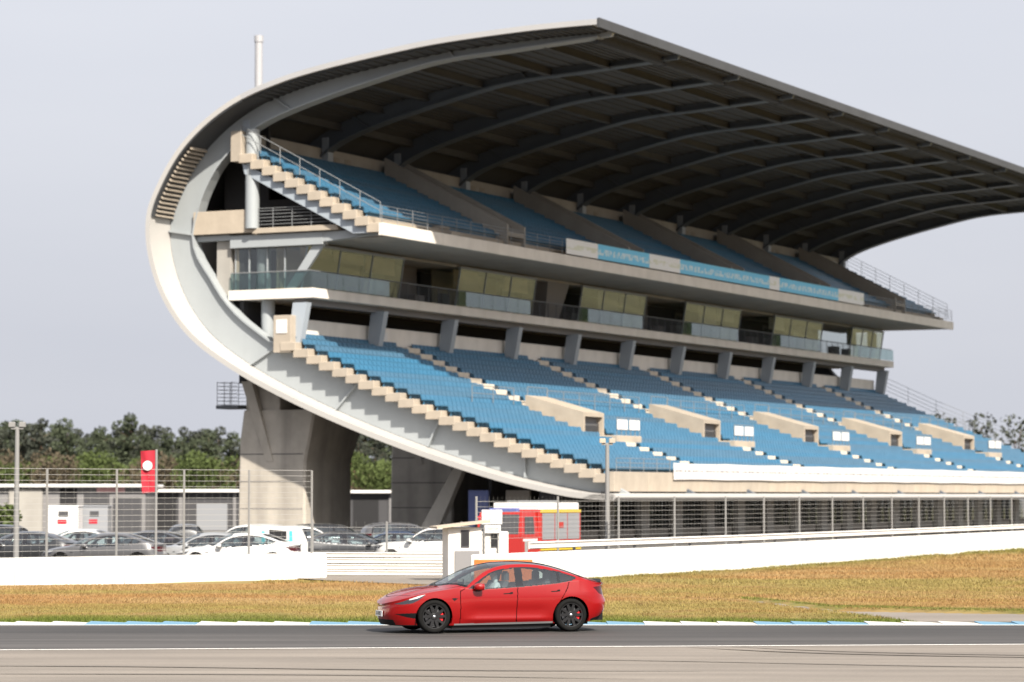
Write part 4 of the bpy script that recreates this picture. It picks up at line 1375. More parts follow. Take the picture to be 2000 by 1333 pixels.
def booth(label, px0, px1, D, ptop, m, cat='kiosk', pr='red_flag'):
    x0, x1 = at(px0, D), at(px1, D); h = zt(ptop, D); hw = (x1 - x0) / 2
    r = empty('exhibition_box', label, cat, ((x0 + x1) / 2, D, 0))
    MB().cbox(-hw, hw, 0, 2 * hw, 0, h, .03).build('wall', M[m], r)
    MB().cbox(-hw - .03, hw + .03, -.03, 2 * hw + .03, h + .003, h + .06, .02).build('lid', M[m], r)
    q = MB(); q.box(-hw * .35, hw * .25, -.012, -.003, h * .62, h * .72); q.build('print', M[pr], r)
    q = MB(); q.box(-hw * .3, hw * .35, -.012, -.003, h * .78, h * .90); q.build('dark_print', M['charcoal'], r)
booth('white box stand with red and dark print in the car park', 95, 154, 140, 990, 'white')
booth('grey box stand with a small red print beside the white one', 158, 212, 142, 990, 'shutter')
# ================================================================== cars
M['red_paint'] = mat('red_paint', (0.225, 0.0008, 0.0016), 0.4, metal=0.0, coat=1.0, spec=0.1)
M['red_paint'].node_tree.nodes['Principled BSDF'].inputs['Coat IOR'].default_value = 1.5
M['gap'] = mat('gap', (0.004, 0.003, 0.003), 1.0, spec=0.0)
M['car_black'] = mat('car_black', (0.007, 0.007, 0.008), 0.5, spec=0.2)
M['car_gloss_black'] = mat('car_gloss_black', (0.012, 0.012, 0.014), 0.08, coat=0.6)
M['tyre'] = mat('tyre', (0.008, 0.008, 0.008), 0.85, var=0.15, scale=12, spec=0.12)
M['rim_black'] = mat('rim_black', (0.010, 0.010, 0.011), 0.35, metal=0.0, spec=0.4)
M['chrome'] = mat('chrome', (0.75, 0.75, 0.76), 0.15, metal=1.0)
M['caliper'] = mat('caliper', (0.62, 0.01, 0.015), 0.4)
M['disc'] = mat('disc', (0.16, 0.16, 0.165), 0.35, metal=0.9)
M['sill_grey'] = mat('sill_grey', (0.26, 0.26, 0.27), 0.35, metal=0.4)
M['lamp_white'] = mat('lamp_white', (0.5, 0.52, 0.53), 0.12, coat=1.0)
M['lamp_dark'] = mat('lamp_dark', (0.03, 0.032, 0.045), 0.08, coat=1.0)
M['tail_red'] = mat('tail_red', (0.045, 0.003, 0.005), 0.2, coat=0.3, spec=0.2)
M['seat_grey'] = mat('seat_grey', (0.09, 0.09, 0.095), 0.7)
M['trim_grey'] = mat('trim_grey', (0.10, 0.105, 0.11), 0.6)
M['plate'] = mat('plate', (0.80, 0.80, 0.78), 0.4)
M['ink'] = mat('ink', (0.02, 0.02, 0.025), 0.5)
M['car_glass'] = glass('car_glass', (0.78, 0.90, 0.92), 0.72, spec=2.3)
M['screen_glass'] = glass('screen_glass', (0.78, 0.90, 0.90), 0.70, spec=2.3)

class Sedan:
    """shell of a sleek four-door; x runs rearwards from the front axle, y half width, z up"""
    zc = staticmethod(pchip([-.90, -.84, -.76, -.62, -.43, -.1, .2, .40, .60, .886, 1.169, 1.453, 1.88, 2.166, 2.452, 2.74, 3.17, 3.46, 3.64, 3.80],
                            [.575, .645, .705, .775, .835, .90, .935, 1.03, 1.135, 1.265, 1.355, 1.40, 1.415, 1.405, 1.37, 1.30, 1.155, 1.055, 1.015, .99]))
    ze = staticmethod(pchip([-.90, -.84, -.75, -.5, -.2, .2, .5, .68, .8, .867, 1.0, 1.147, 1.4, 1.681, 1.964, 2.247, 2.531, 2.75, 2.958, 3.20, 3.45, 3.6, 3.80],
                            [.575, .61, .645, .725, .80, .865, .892, .905, .985, 1.035, 1.13, 1.213, 1.303, 1.350, 1.360, 1.342, 1.282, 1.215, 1.145, 1.055, .985, .965, .95]))
    zb = staticmethod(pchip([-.95, -.6, -.35, .4, 2.5, 3.0, 3.3, 3.55, 3.85], [.165, .15, .15, .155, .175, .19, .21, .28, .40]))
    xn = staticmethod(pchip([0, .25, .5, .72, .9, 1], [-.84, -.885, -.905, -.90, -.895, -.90]))
    xt = staticmethod(pchip([0, .2, .4, .6, .8, .93, 1], [3.72, 3.785, 3.80, 3.755, 3.73, 3.74, 3.78]))
    belt = staticmethod(pchip([-1, .7, 1.07, 1.756, 2.59, 2.9, 3.2, 3.8], [.95, .885, .875, .91, .98, 1.02, 1.03, 1.03]))
    Lf, Lr, pf, pr = .80, .62, 2.35, 2.5
    tumble = .60
    def width(s, z, x):
        b = s.belt(x)
        w_ = .925 - .34 * np.clip(z - .66, 0, 9) ** 2 - .42 * np.clip(.64 - z, 0, 9) ** 2
        w_ = w_ - s.tumble * np.clip(z - b, 0, 9) ** 1.08
        mid = np.clip((x - .55) / .35, 0, 1) * np.clip((2.55 - x) / .35, 0, 1)
        w_ = w_ + mid * (.020 * np.exp(-((z - .27) / .055) ** 2) - .022 * np.exp(-((z - .44) / .12) ** 2))
        # haunches over the wheels
        w_ = w_ + .012 * np.exp(-((x - 0) / .35) ** 2) * np.exp(-((z - .66) / .12) ** 2) + .016 * np.exp(-((x - 2.88) / .4) ** 2) * np.exp(-((z - .72) / .14) ** 2)
        # boot tapers in
        w_ = w_ - np.clip(x - 3.05, 0, 1) * np.clip(z - .80, 0, 1) * .7
        return w_
    arch = [(0.0, .338, .372), (2.875, .338, .378)]
    dlo = [(.70, .888), (1.069, .873), (1.756, .908), (2.59, .975), (2.902, 1.03), (3.01, 1.083), (2.95, 1.118), (2.657, 1.216), (2.231, 1.286), (1.95, 1.305), (1.779, 1.303), (1.385, 1.253), (1.2, 1.185), (1.048, 1.105), (.797, .95)]
    wins = [('front_glass', [(.86, .905), (1.07, .893), (1.70, .926), (1.745, 1.282), (1.40, 1.230), (1.22, 1.165), (1.07, 1.083), (.92, .965)]),
            ('rear_glass', [(1.865, .934), (2.585, .995), (2.60, 1.208), (2.231, 1.267), (1.90, 1.284)]),
            ('quarter_glass', [(2.65, 1.012), (2.88, 1.045), (2.955, 1.083), (2.90, 1.112), (2.67, 1.190)])]
    doors = [('front_door', [(.545, .19), (1.72, .21), (1.738, 1.0), (.66, .93), (.54, .84)]), ('rear_door', [(1.72, .21), (2.50, .205), (2.59, .54), (2.66, .65), (2.795, .885), (2.83, 1.0), (1.738, 1.0)])]
    seams = [[(.545, .2), (.54, .84), (.63, .89)], [(1.72, .215), (1.737, .905)], [(2.575, .5), (2.65, .64), (2.795, .885), (2.835, 1.0)]]
    headlamp = [(-.77, .585), (-.62, .578), (-.45, .603), (-.32, .67), (-.19, .775), (-.32, .752), (-.5, .69), (-.66, .625)]
    strip = [(-.52, .665), (-.36, .70), (-.20, .775), (-.33, .75), (-.5, .69)]
    tail = [(3.36, .895), (3.50, .91), (3.72, .915), (3.80, .86), (3.80, .74), (3.64, .725), (3.50, .765)]
    badge = [(.35, .70), (.50, .70), (.405, .645)]
    screen = (.20, .50, 1.28)      # cowl at centre, sweep of the cowl towards the pillars, header
    roof_end, rg_end = 2.42, 3.36
    grille = True

class Wagon(Sedan):
    """taller square-tailed car"""
    zc = staticmethod(pchip([-.86, -.82, -.72, -.55, -.3, 0.1, .42, .7, 1.0, 1.3, 1.6, 2.1, 2.6, 3.0, 3.25, 3.45, 3.55],
                            [.80, .88, .94, .99, 1.02, 1.05, 1.08, 1.28, 1.46, 1.56, 1.60, 1.62, 1.61, 1.58, 1.54, 1.40, 1.05]))
    ze = staticmethod(pchip([-.86, -.82, -.72, -.5, -.2, .2, .5, .7, .9, 1.1, 1.4, 2.1, 2.6, 3.0, 3.25, 3.45, 3.55],
                            [.80, .85, .90, .95, .98, 1.0, 1.02, 1.10, 1.27, 1.42, 1.53, 1.57, 1.56, 1.53, 1.48, 1.33, 1.02]))
    zb = staticmethod(pchip([-.9, -.4, .4, 2.3, 2.9, 3.6], [.26, .22, .22, .22, .25, .34]))
    xn = staticmethod(pchip([0, .4, .8, 1], [-.84, -.87, -.865, -.86]))
    xt = staticmethod(pchip([0, .3, .6, 1], [3.50, 3.58, 3.55, 3.54]))
    belt = staticmethod(pchip([-1, .5, 3.6], [1.02, 1.02, 1.10]))
    tumble = .36
    Lf, Lr, pf, pr = .7, .35, 2.6, 3.2
    arch = [(0.0, .36, .40), (2.68, .36, .40)]
    dlo = [(.62, 1.03), (3.30, 1.13), (3.20, 1.42), (2.9, 1.49), (2.1, 1.52), (1.45, 1.48), (1.1, 1.36), (.85, 1.2)]
    wins = [('front_glass', [(.80, 1.06), (1.60, 1.09), (1.62, 1.47), (1.2, 1.37), (.95, 1.22)]), ('rear_glass', [(1.70, 1.09), (2.5, 1.12), (2.52, 1.49), (1.72, 1.48)]), ('quarter_glass', [(2.6, 1.12), (3.22, 1.15), (3.14, 1.41), (2.62, 1.48)])]
    doors = [('front_door', [(.5, .3), (1.65, .3), (1.65, 1.06), (.5, 1.0)]), ('rear_door', [(1.65, .3), (2.30, .3), (2.42, .7), (2.58, 1.08), (1.65, 1.06)])]
    seams = [[(.5, .3), (.5, 1.0)], [(1.65, .3), (1.65, 1.06)], [(2.3, .3), (2.42, .7), (2.58, 1.1)]]
    headlamp = [(-.82, .76), (-.5, .78), (-.3, .90), (-.6, .88), (-.8, .82)]
    strip = [(-.7, .80), (-.5, .82), (-.6, .86)]
    tail = [(3.2, .95), (3.6, .95), (3.6, 1.15), (3.3, 1.15)]
    badge = [(.3, .8), (.4, .8), (.35, .78)]
    screen = (.42, .22, 1.15)
    roof_end, rg_end = 3.12, 3.44
    grille = True

def E_(u, p):
    return (1 - (1 - np.clip(u, 0, 1)) ** p) ** (1 / p)

def shell(S, dx):
    """returns {part: (verts, normals, quads)} for a car shell split by drawing on its surface"""
    L = 4.7
    ni, nj = int(L / dx * 1.05), int(1.1 / dx)
    sc = np.linspace(0, 1, ni + 1)
    g = .5 - .5 * np.cos(np.pi * sc)
    g = .55 * g + .45 * sc
    g = g * 1.0
    g[0] = 0
    # extra columns right at the nose and tail so the rounded ends stay smooth
    ex = np.array([.0004, .0012, .0025, .0045, .007])
    g = np.unique(np.concatenate([g, ex, 1 - ex]))
    ni = len(g) - 1
    t = np.linspace(0, 1, nj + 1)
    def side(gg, tt, sgn):
        xN, xT = S.xn(tt), S.xt(tt)
        x = xN + (xT - xN) * gg
        zb, ze = S.zb(x), S.ze(x)
        z = zb + (ze - zb) * tt
        y = S.width(z, x) * E_((x - xN) / S.Lf, S.pf) * E_((xT - x) / S.Lr, S.pr)
        return x, y * sgn, z
    res = {}
    def put(name, V, N, quads):
        if len(quads) == 0:
            return
        if name in res:
            v0, n0_, q0 = res[name]
            res[name] = (np.concatenate([v0, V]), np.concatenate([n0_, N]), np.concatenate([q0, quads + len(v0)]))
        else:
            res[name] = (V, N, quads)
    def grid_normals(P):
        du = np.gradient(P, axis=0); dv = np.gradient(P, axis=1)
        n_ = np.cross(du, dv)
        ln = np.linalg.norm(n_, axis=-1, keepdims=True)
        return n_ / np.maximum(ln, 1e-9)
    def compact(P, N, Q, mask):
        q = Q[mask]
        if len(q) == 0:
            return P[:0], N[:0], q
        u, inv = np.unique(q, return_inverse=True)
        return P[u], N[u], inv.reshape(q.shape)
    GG, TT = np.meshgrid(g, t, indexing='ij')
    def seam_mask(x, z, wd):
        m = np.zeros(x.shape, bool)
        for line in S.seams:
            for (xa, za), (xb, zb_) in zip(line[:-1], line[1:]):
                dx_, dz_ = xb - xa, zb_ - za
                tt = np.clip(((x - xa) * dx_ + (z - za) * dz_) / (dx_ ** 2 + dz_ ** 2), 0, 1)
                m |= np.hypot(x - xa - tt * dx_, z - za - tt * dz_) < wd
        return m
    for sgn, sd_ in ((1, 'l'), (-1, 'r')):
        x, y, z = side(GG, TT, sgn)
        # pull vertices that lie near a wheel arch onto its circle
        for cx, cz, R in S.arch:
            d = np.hypot(x - cx, z - cz)
            near = np.abs(d - R) < dx * .55
            f = np.where(near, R / np.maximum(d, 1e-6), 1)
            x = cx + (x - cx) * f; z = cz + (z - cz) * f
        P = np.stack([-x + 1.44, y, z], -1)
        N = grid_normals(P) * (1 if sgn > 0 else -1)
        i, j = np.meshgrid(np.arange(ni), np.arange(nj), indexing='ij')
        a = i * (nj + 1) + j
        Q = np.stack([a, a + nj + 1, a + nj + 2, a + 1], -1) if sgn > 0 else np.stack([a, a + 1, a + nj + 2, a + nj + 1], -1)
        xc = (x[:-1, :-1] + x[1:, 1:]) / 2; zc_ = (z[:-1, :-1] + z[1:, 1:]) / 2; yc = np.abs(y[:-1, :-1] + y[1:, 1:]) / 2
        cls = np.full(xc.shape, 'body', dtype=object)
        for nm, pl in S.doors:
            cls[in_poly(xc, zc_, pl)] = nm + '_' + sd_
        if dx < .03:
            cls[seam_mask(xc, zc_, dx * .62)] = 'seam_' + sd_
        cls[(xc > .42) & (xc < 2.5) & (zc_ < S.zb(xc) + .034)] = 'sill'
        cls[in_poly(xc, zc_, S.dlo)] = 'window_trim_' + sd_
        for nm, pl in S.wins:
            cls[in_poly(xc, zc_, pl)] = nm + '_' + sd_
        cls[in_poly(xc, zc_, S.headlamp)] = 'headlight_' + sd_
        cls[in_poly(xc, zc_, S.strip)] = 'lamp_strip_' + sd_
        cls[in_poly(xc, zc_, S.tail)] = 'tail_light_' + sd_
        cls[in_poly(xc, zc_, S.badge)] = 'badge_' + sd_
        if S.grille:
            fr = xc < -.33
            zz0 = float(S.zb(-.8))
            cls[fr & (yc < .54) & (zc_ < zz0 + .115) & (zc_ > zz0 + .012)] = 'lower_grille'
            cls[fr & (zc_ <= zz0 + .012)] = 'splitter'
            wedge = (yc - .62) / .24
            cls[fr & (yc > .60) & (yc < .872) & (zc_ > zz0 + .225 - .095 * np.clip(wedge, 0, 1) ** 1.3) & (zc_ < zz0 + .232 + .02 * wedge)] = 'side_intake_' + sd_
            cls[(xc > 3.3) & (zc_ < S.zb(xc) + .05)] = 'rear_diffuser'
        hole = np.zeros(xc.shape, bool)
        for cx, cz, R in S.arch:
            hole |= np.hypot(xc - cx, zc_ - cz) < R - dx * .3
        for nm in set(cls.ravel()):
            put(nm, *compact(P.reshape(-1, 3), N.reshape(-1, 3), Q, (cls == nm) & ~hole))
    # top: bonnet, screens, roof, boot
    nq = int(1.5 / dx)
    q = np.linspace(-1, 1, nq + 1)
    q = np.sign(q) * (1 - (1 - np.abs(q)) ** 1.15)
    one = np.ones_like(g)
    xe, ye, ze_ = side(g, one, 1)
    Xg = np.repeat(xe[:, None], nq + 1, 1)
    Yg = ye[:, None] * q[None, :]
    Zc = S.zc(xe)[:, None]
    Zg = ze_[:, None] + (Zc - ze_[:, None]) * (1 - np.abs(q[None, :]) ** 2.3)
    # power-bulge creases on the bonnet
    bon = np.clip((Xg + .75) / .3, 0, 1) * np.clip((.2 - Xg) / .1, 0, 1)
    Zg = Zg + bon * (.010 * np.exp(-((np.abs(q)[None, :] - .62) / .07) ** 2))
    P = np.stack([-Xg + 1.44, Yg, Zg], -1)
    N = grid_normals(P)
    N = N * np.where(N[..., 2:3] < 0, -1, 1)
    i, j = np.meshgrid(np.arange(ni), np.arange(nq), indexing='ij')
    a = i * (nq + 1) + j
    Q = np.stack([a, a + 1, a + nq + 2, a + nq + 1], -1)
    xc = (Xg[:-1, :-1] + Xg[1:, 1:]) / 2; qc = np.abs(q[:-1] + q[1:])[None, :] / 2 * np.ones_like(xc)
    c0, sw, hd = S.screen
    cowl = c0 + sw * qc ** 2.2
    cls = np.full(xc.shape, 'body', dtype=object)
    cls[(xc < cowl - .03) & (xc > -.74 + .35 * qc ** 2) & (qc < .90)] = 'bonnet'
    cls[(xc < cowl - .03) & (qc >= .90) & (qc < .915) & (xc > -.4)] = 'bonnet_seam'
    cls[(np.abs(xc - (-.74 + .35 * qc ** 2)) < max(.008, dx * .6)) & (qc < .9)] = 'bonnet_seam'
    edge = .945
    cls[(xc >= cowl - .03) & (xc < cowl + .05) & (qc < .97)] = 'cowl'
    cls[(xc >= cowl + .05) & (xc < hd) & (qc < edge)] = 'windscreen'
    cls[(xc >= hd) & (xc < S.roof_end) & (qc < edge)] = 'roof'
    cls[(xc >= S.roof_end + .03) & (xc < S.rg_end - .35 * qc ** 3) & (qc < edge - .03)] = 'rear_window'
    cls[(xc >= S.roof_end) & (xc < S.roof_end + .03) & (qc < edge)] = 'roof'
    for nm in set(cls.ravel()):
        put(nm, *compact(P.reshape(-1, 3), N.reshape(-1, 3), Q, cls == nm))
    return res

def shell_mesh(name, data, m):
    Vv, Nn, Qq = data
    me = mesh_np(name, Vv, Qq, m)
    me.polygons.foreach_set('use_smooth', [True] * len(me.polygons))
    me.normals_split_custom_set_from_vertices([tuple(n_) for n_ in Nn])
    return me

# wheels ------------------------------------------------------------
def wheel_meshes(R=.335, wd=.235, rr=.245, seg=56, sporty=True):
    h = wd / 2
    ty = MB().lathe([(rr - .01, h - .03), (rr + .012, h), (rr + .05, h + .004), (R - .02, h - .008), (R - .004, h - .03), (R, h - .06), (R, -h + .06), (R - .004, -h + .03), (R - .02, -h + .008), (rr, -h), (rr - .01, -h + .03)], seg, 'y')
    ty = ty.mesh('tyre', M['tyre'], True)
    rb = MB()
    rb.lathe([(rr, h - .01), (rr - .018, h - .012), (rr - .026, h - .04), (rr - .03, -h + .02)], seg, 'y')
    nsp = 5
    for k in range(nsp):
        t0 = 2 * math.pi * k / nsp + .3
        for s in (-1, 1):
            t1 = t0 + s * .20
            ct, st_ = math.cos(t1), math.sin(t1)
            d = Vector((ct, 0, st_)); n_ = Vector((-st_, 0, ct))
            a, b = d * .05, Vector((math.cos(t0 + s * .30), 0, math.sin(t0 + s * .30))) * (rr - .015)
            wa, wb = .028, .026
            vs = [a - n_ * wa, a + n_ * wa, b + n_ * wb, b - n_ * wb]
            ya, yb = h - .028, h - .022
            rb.add([(p.x, yy, p.z) for p, yy in zip(vs, (ya, ya, yb, yb))] + [(p.x, yy - .035, p.z) for p, yy in zip(vs, (ya, ya, yb, yb))],
                   [(0, 1, 2, 3), (7, 6, 5, 4), (0, 4, 5, 1), (1, 5, 6, 2), (2, 6, 7, 3), (3, 7, 4, 0)])
    rb.lathe([(.0, h - .018), (.06, h - .02), (.075, h - .03), (.075, h - .07)], 20, 'y')
    # closed aero face over the forward part of the rim
    rim = rb.mesh('rim', M['rim_black'])
    cap = MB().lathe([(0, h - .006), (.026, h - .008), (.032, h - .017)], 18, 'y').mesh('hub_cap', M['chrome'], True)
    disc = MB().lathe([(.07, h - .10), (.175, h - .10), (.175, h - .125), (.07, h - .125)], 40, 'y').mesh('brake_disc', M['disc'])
    cal = MB()
    n = 8
    ri, ro = .125, .20
    vs = []
    for k in range(n + 1):
        t = math.radians(-38 + 76 * k / n)
        for r_, yy in ((ri, h - .065), (ro, h - .065), (ro, h - .15), (ri, h - .15)):
            vs.append((-r_ * math.cos(t), yy, r_ * math.sin(t)))
    fs = []
    for k in range(n):
        for q_ in range(4):
            fs.append((k * 4 + q_, k * 4 + (q_ + 1) % 4, k * 4 + 4 + (q_ + 1) % 4, k * 4 + 4 + q_))
    fs += [(0, 1, 2, 3), (n * 4 + 3, n * 4 + 2, n * 4 + 1, n * 4)]
    cal = cal.add(vs, fs).mesh('brake_caliper', M['caliper'])
    return ty, rim, cap, disc, cal
WM = wheel_meshes()

def make_car(name, label, S, dx, paint, loc, rz, group=None, detail=False, cat='car', rim_m=None):
    r = empty(name, label, cat, loc, rz, group)
    d = shell(S, dx)
    mt = {'body': paint, 'bonnet': paint, 'bonnet_seam': M['gap'], 'cowl': M['car_black'], 'windscreen': M['screen_glass'], 'roof': M['car_gloss_black'] if detail else paint,
          'rear_window': M['car_gloss_black'], 'sill': M['sill_grey'] if detail else M['car_black'], 'lower_grille': M['car_black'], 'splitter': M['car_black'], 'side_intake': M['car_black'], 'rear_diffuser': M['car_black']}
    o = {}
    for nm in ('body', 'bonnet', 'cowl', 'windscreen', 'roof', 'rear_window', 'sill', 'lower_grille', 'splitter', 'rear_diffuser'):
        if nm in d:
            o[nm] = link(nm, shell_mesh(nm, d[nm], mt[nm]), r)
    if 'bonnet_seam' in d:
        link('bonnet_seam', shell_mesh('bonnet_seam', d['bonnet_seam'], M['gap']), o['bonnet'])
    for s in 'lr':
        doors = {}
        for nm in ('front_door', 'rear_door'):
            if nm + '_' + s in d:
                doors[nm] = link(nm, shell_mesh(nm, d[nm + '_' + s], paint), r)
        for nm, par in (('front_glass', 'front_door'), ('rear_glass', 'rear_door')):
            if nm + '_' + s in d and par in doors:
                link('window', shell_mesh('window', d[nm + '_' + s], M['car_glass']), doors[par])
        for nm, pn, m in (('quarter_glass', 'quarter_window', M['car_glass']), ('window_trim', 'window_trim', M['car_gloss_black']), ('seam', 'door_seam', M['gap']),
                          ('badge', 'fender_badge', M['car_black']), ('side_intake', 'side_intake', M['car_black']), ('tail_light', 'tail_light', M['tail_red'])):
            if nm + '_' + s in d:
                link(pn, shell_mesh(pn, d[nm + '_' + s], m), r)
        if 'headlight_' + s in d:
            hl = link('headlight', shell_mesh('headlight', d['headlight_' + s], M['lamp_dark']), r)
            if 'lamp_strip_' + s in d:
                link('lamp_strip', shell_mesh('lamp_strip', d['lamp_strip_' + s], M['lamp_white']), hl)
        o['doors_' + s] = doors
    # underbody, arch liners
    ub = MB(); ub.box(-2.0, 0.95 if True else 0, -.78, .78, .12, .22)
    ub = MB()
    ax = [a_[0] for a_ in S.arch]
    ub.box(1.44 - (ax[1] - .40), 1.44 - (ax[0] + .40), -.77, .77, .085, .28)
    ub.box(1.44 - (ax[0] + .40), 1.44 - (ax[0] - .45), -.60, .60, .14, .45)
    ub.box(1.44 - (ax[0] - .45), 1.44 - (ax[0] - .66), -.45, .45, .17, .30)
    ub.box(1.44 - (ax[1] + .45), 1.44 - (ax[1] - .40), -.60, .60, .14, .45)
    ub.box(1.44 - (ax[1] + .74), 1.44 - (ax[1] + .45), -.70, .70, .22, .40)
    ub.build('underbody', M['car_black'], r)
    for cx, cz, R in S.arch:
        for s in (-1, 1):
            mb = MB()
            n = 24
            v, f = [], []
            for k in range(n + 1):
                t = math.pi * (-.12 + 1.24 * k / n)
                for yy in (.90, .60):
                    v.append((1.44 - cx + (R + .004) * math.cos(t), s * yy, cz + (R + .004) * math.sin(t)))
            for k in range(n):
                f.append((2 * k, 2 * k + 1, 2 * k + 3, 2 * k + 2))
            mb.add(v, f)
            v = [(1.44 - cx + (R + .004) * math.cos(math.pi * (-.12 + 1.24 * k / n)), s * .60, cz + (R + .004) * math.sin(math.pi * (-.12 + 1.24 * k / n))) for k in range(n + 1)]
            mb.add(v, [tuple(range(n + 1))])
            mb.build('wheel_arch', M['gap'], r)
    # wheels
    for cx, cz, R in S.arch:
        for s in (1, -1):
            wl = bpy.data.objects.new('wheel', None); COL.objects.link(wl); wl.parent = r
            wl.location = (1.44 - cx, s * .795, cz)
            wl.rotation_euler = (0, 0, 0 if s > 0 else math.pi)
            ty, rim, cap, disc, cal = WM
            link('tyre', ty, wl); rm = link('rim', rim, wl)
            if rim_m:
                rm.material_slots[0].link = 'OBJECT'; rm.material_slots[0].material = rim_m
            link('hub_cap', cap, wl); link('brake_disc', disc, wl)
            if detail:
                c = link('brake_caliper', cal, wl)
                if s < 0:
                    c.rotation_euler = (0, math.pi, 0)
    return r, o, d

def mirror_housing(r, paint, s, x0, z0, yb):
    mb = MB()
    # rounded shell, built as stacked rings
    rings = [(-.10, .35), (-.085, .75), (-.03, 1.0), (.05, 1.0), (.085, .92)]
    v, f, n = [], [], 16
    for dx_, k in rings:
        for i in range(n):
            t = 2 * math.pi * i / n
            cy, sz = math.cos(t), math.sin(t)
            e = .55
            yy = math.copysign(abs(cy) ** e, cy) * .125 * k
            zz = math.copysign(abs(sz) ** e, sz) * .072 * k
            v.append((-dx_, yy, zz))
    for a in range(len(rings) - 1):
        for i in range(n):
            f.append((a * n + i, a * n + (i + 1) % n, (a + 1) * n + (i + 1) % n, (a + 1) * n + i))
    f += [tuple(range(n)), tuple(range(len(v) - n, len(v)))]
    mb.add(v, f)
    o = mb.build('mirror', paint, r, smooth=False, loc=(1.44 - x0, s * (yb + .13), z0))
    smooth_angle(o, 50)
    g_ = MB().box(-.092, -.088, -.105, .105, -.058, .058).build('mirror_glass', M['chrome'], o)
    st = MB().box(-.05, .05, min(-s * .22, -s * .06), max(-s * .22, -s * .06), -.10, -.062).build('mirror_arm', M['car_black'], o)
    return o

# the red car: near side wheels on the track at the photographed places
PSI = math.radians(17)
Pn = Vector((-1.545, 57.105, 0))                # outer face of the near front tyre at the ground
FW = Vector((-math.cos(PSI), -math.sin(PSI), 0)); AW = Vector((-math.sin(PSI), math.cos(PSI), 0))
org = Pn - FW * 1.44 + AW * .915
heading = math.atan2(FW.y, FW.x)
red, ro, rd = make_car('red_car', 'glossy red electric saloon with black wheels driving on the track', Sedan(), 0.0125, M['red_paint'],
                       (org.x, org.y, 0.012), heading, detail=True)
for s, y in ((1, .845), (-1, .845)):
    mirror_housing(red, M['red_paint'], s, .905, .925, .845)
for s in 'lr':
    sg = 1 if s == 'l' else -1
    for nm, xa, xb, z0, z1 in (('front_door', 1.437, 1.633, .778, .79), ('rear_door', 2.445, 2.634, .814, .83)):
        S_ = Sedan()
        mb = MB()
        for (a_, b_, za, hh) in ((xa, xb - .05, z0, .010), (xb - .06, xb, z0 + (z1 - z0) * .8, .020)):
            ya = float(S_.width(np.array(za), np.array(a_))) + .002
            yb_ = float(S_.width(np.array(za), np.array(b_))) + .002
            mb.add([(1.44 - a_, sg * ya, za - hh), (1.44 - b_, sg * yb_, za + .008 - hh), (1.44 - b_, sg * yb_, za + .008 + hh), (1.44 - a_, sg * ya, za + hh),
                    (1.44 - a_, sg * (ya - .01), za - hh), (1.44 - b_, sg * (yb_ - .01), za + .008 - hh), (1.44 - b_, sg * (yb_ - .01), za + .008 + hh), (1.44 - a_, sg * (ya - .01), za + hh)],
                   [(0, 1, 2, 3), (7, 6, 5, 4), (0, 4, 5, 1), (1, 5, 6, 2), (2, 6, 7, 3), (3, 7, 4, 0)])
        mb.build('door_handle', M['car_black'], ro['doors_' + s][nm])
# boot spoiler lip
sp = MB()
n = 20
v, f = [], []
for k in range(n + 1):
    y = -.66 + 1.32 * k / n
    xx = 3.66 - .16 * (y / .66) ** 2 - .02
    zz = 1.012 - .035 * (y / .66) ** 2
    v += [(1.44 - xx + .10, y, zz + .005), (1.44 - xx - .10, y, zz + .030), (1.44 - xx - .10, y, zz + .012), (1.44 - xx + .10, y, zz - .012)]
for k in range(n):
    for q_ in range(4):
        f.append((k * 4 + q_, k * 4 + (q_ + 1) % 4, k * 4 + 4 + (q_ + 1) % 4, k * 4 + 4 + q_))
f += [(0, 1, 2, 3), (n * 4 + 3, n * 4 + 2, n * 4 + 1, n * 4)]
sp.add(v, f).build('spoiler', M['car_black'], red)
# licence plate on the nose
pl = MB(); pl.cbox(-.006, .006, -.26, .26, -.056, .056, .004)
plate = pl.build('licence_plate', M['plate'], red, loc=(1.44 + .915, 0.0, .385), rot=(0, math.radians(-3), 0))
MB().box(.0065, .0085, .215, .25, -.05, .05).build('country_band', M['blue_door'], plate)
def text_mesh(body, size, m, parent, loc, rot, name='lettering', align='CENTER'):
    c = bpy.data.curves.new(name, 'FONT')
    c.body = body; c.size = size; c.align_x = align; c.align_y = 'CENTER'; c.extrude = .0012
    tmp = bpy.data.objects.new(name, c); COL.objects.link(tmp)
    dg = bpy.context.evaluated_depsgraph_get()
    me = bpy.data.meshes.new_from_object(tmp.evaluated_get(dg))
    bpy.data.objects.remove(tmp)
    me.materials.clear(); me.materials.append(m)
    return link(name, me, parent, loc, rot)
text_mesh('LX 705E', .105, M['ink'], plate, (.0085, -.02, 0), (math.pi / 2, 0, math.pi / 2))
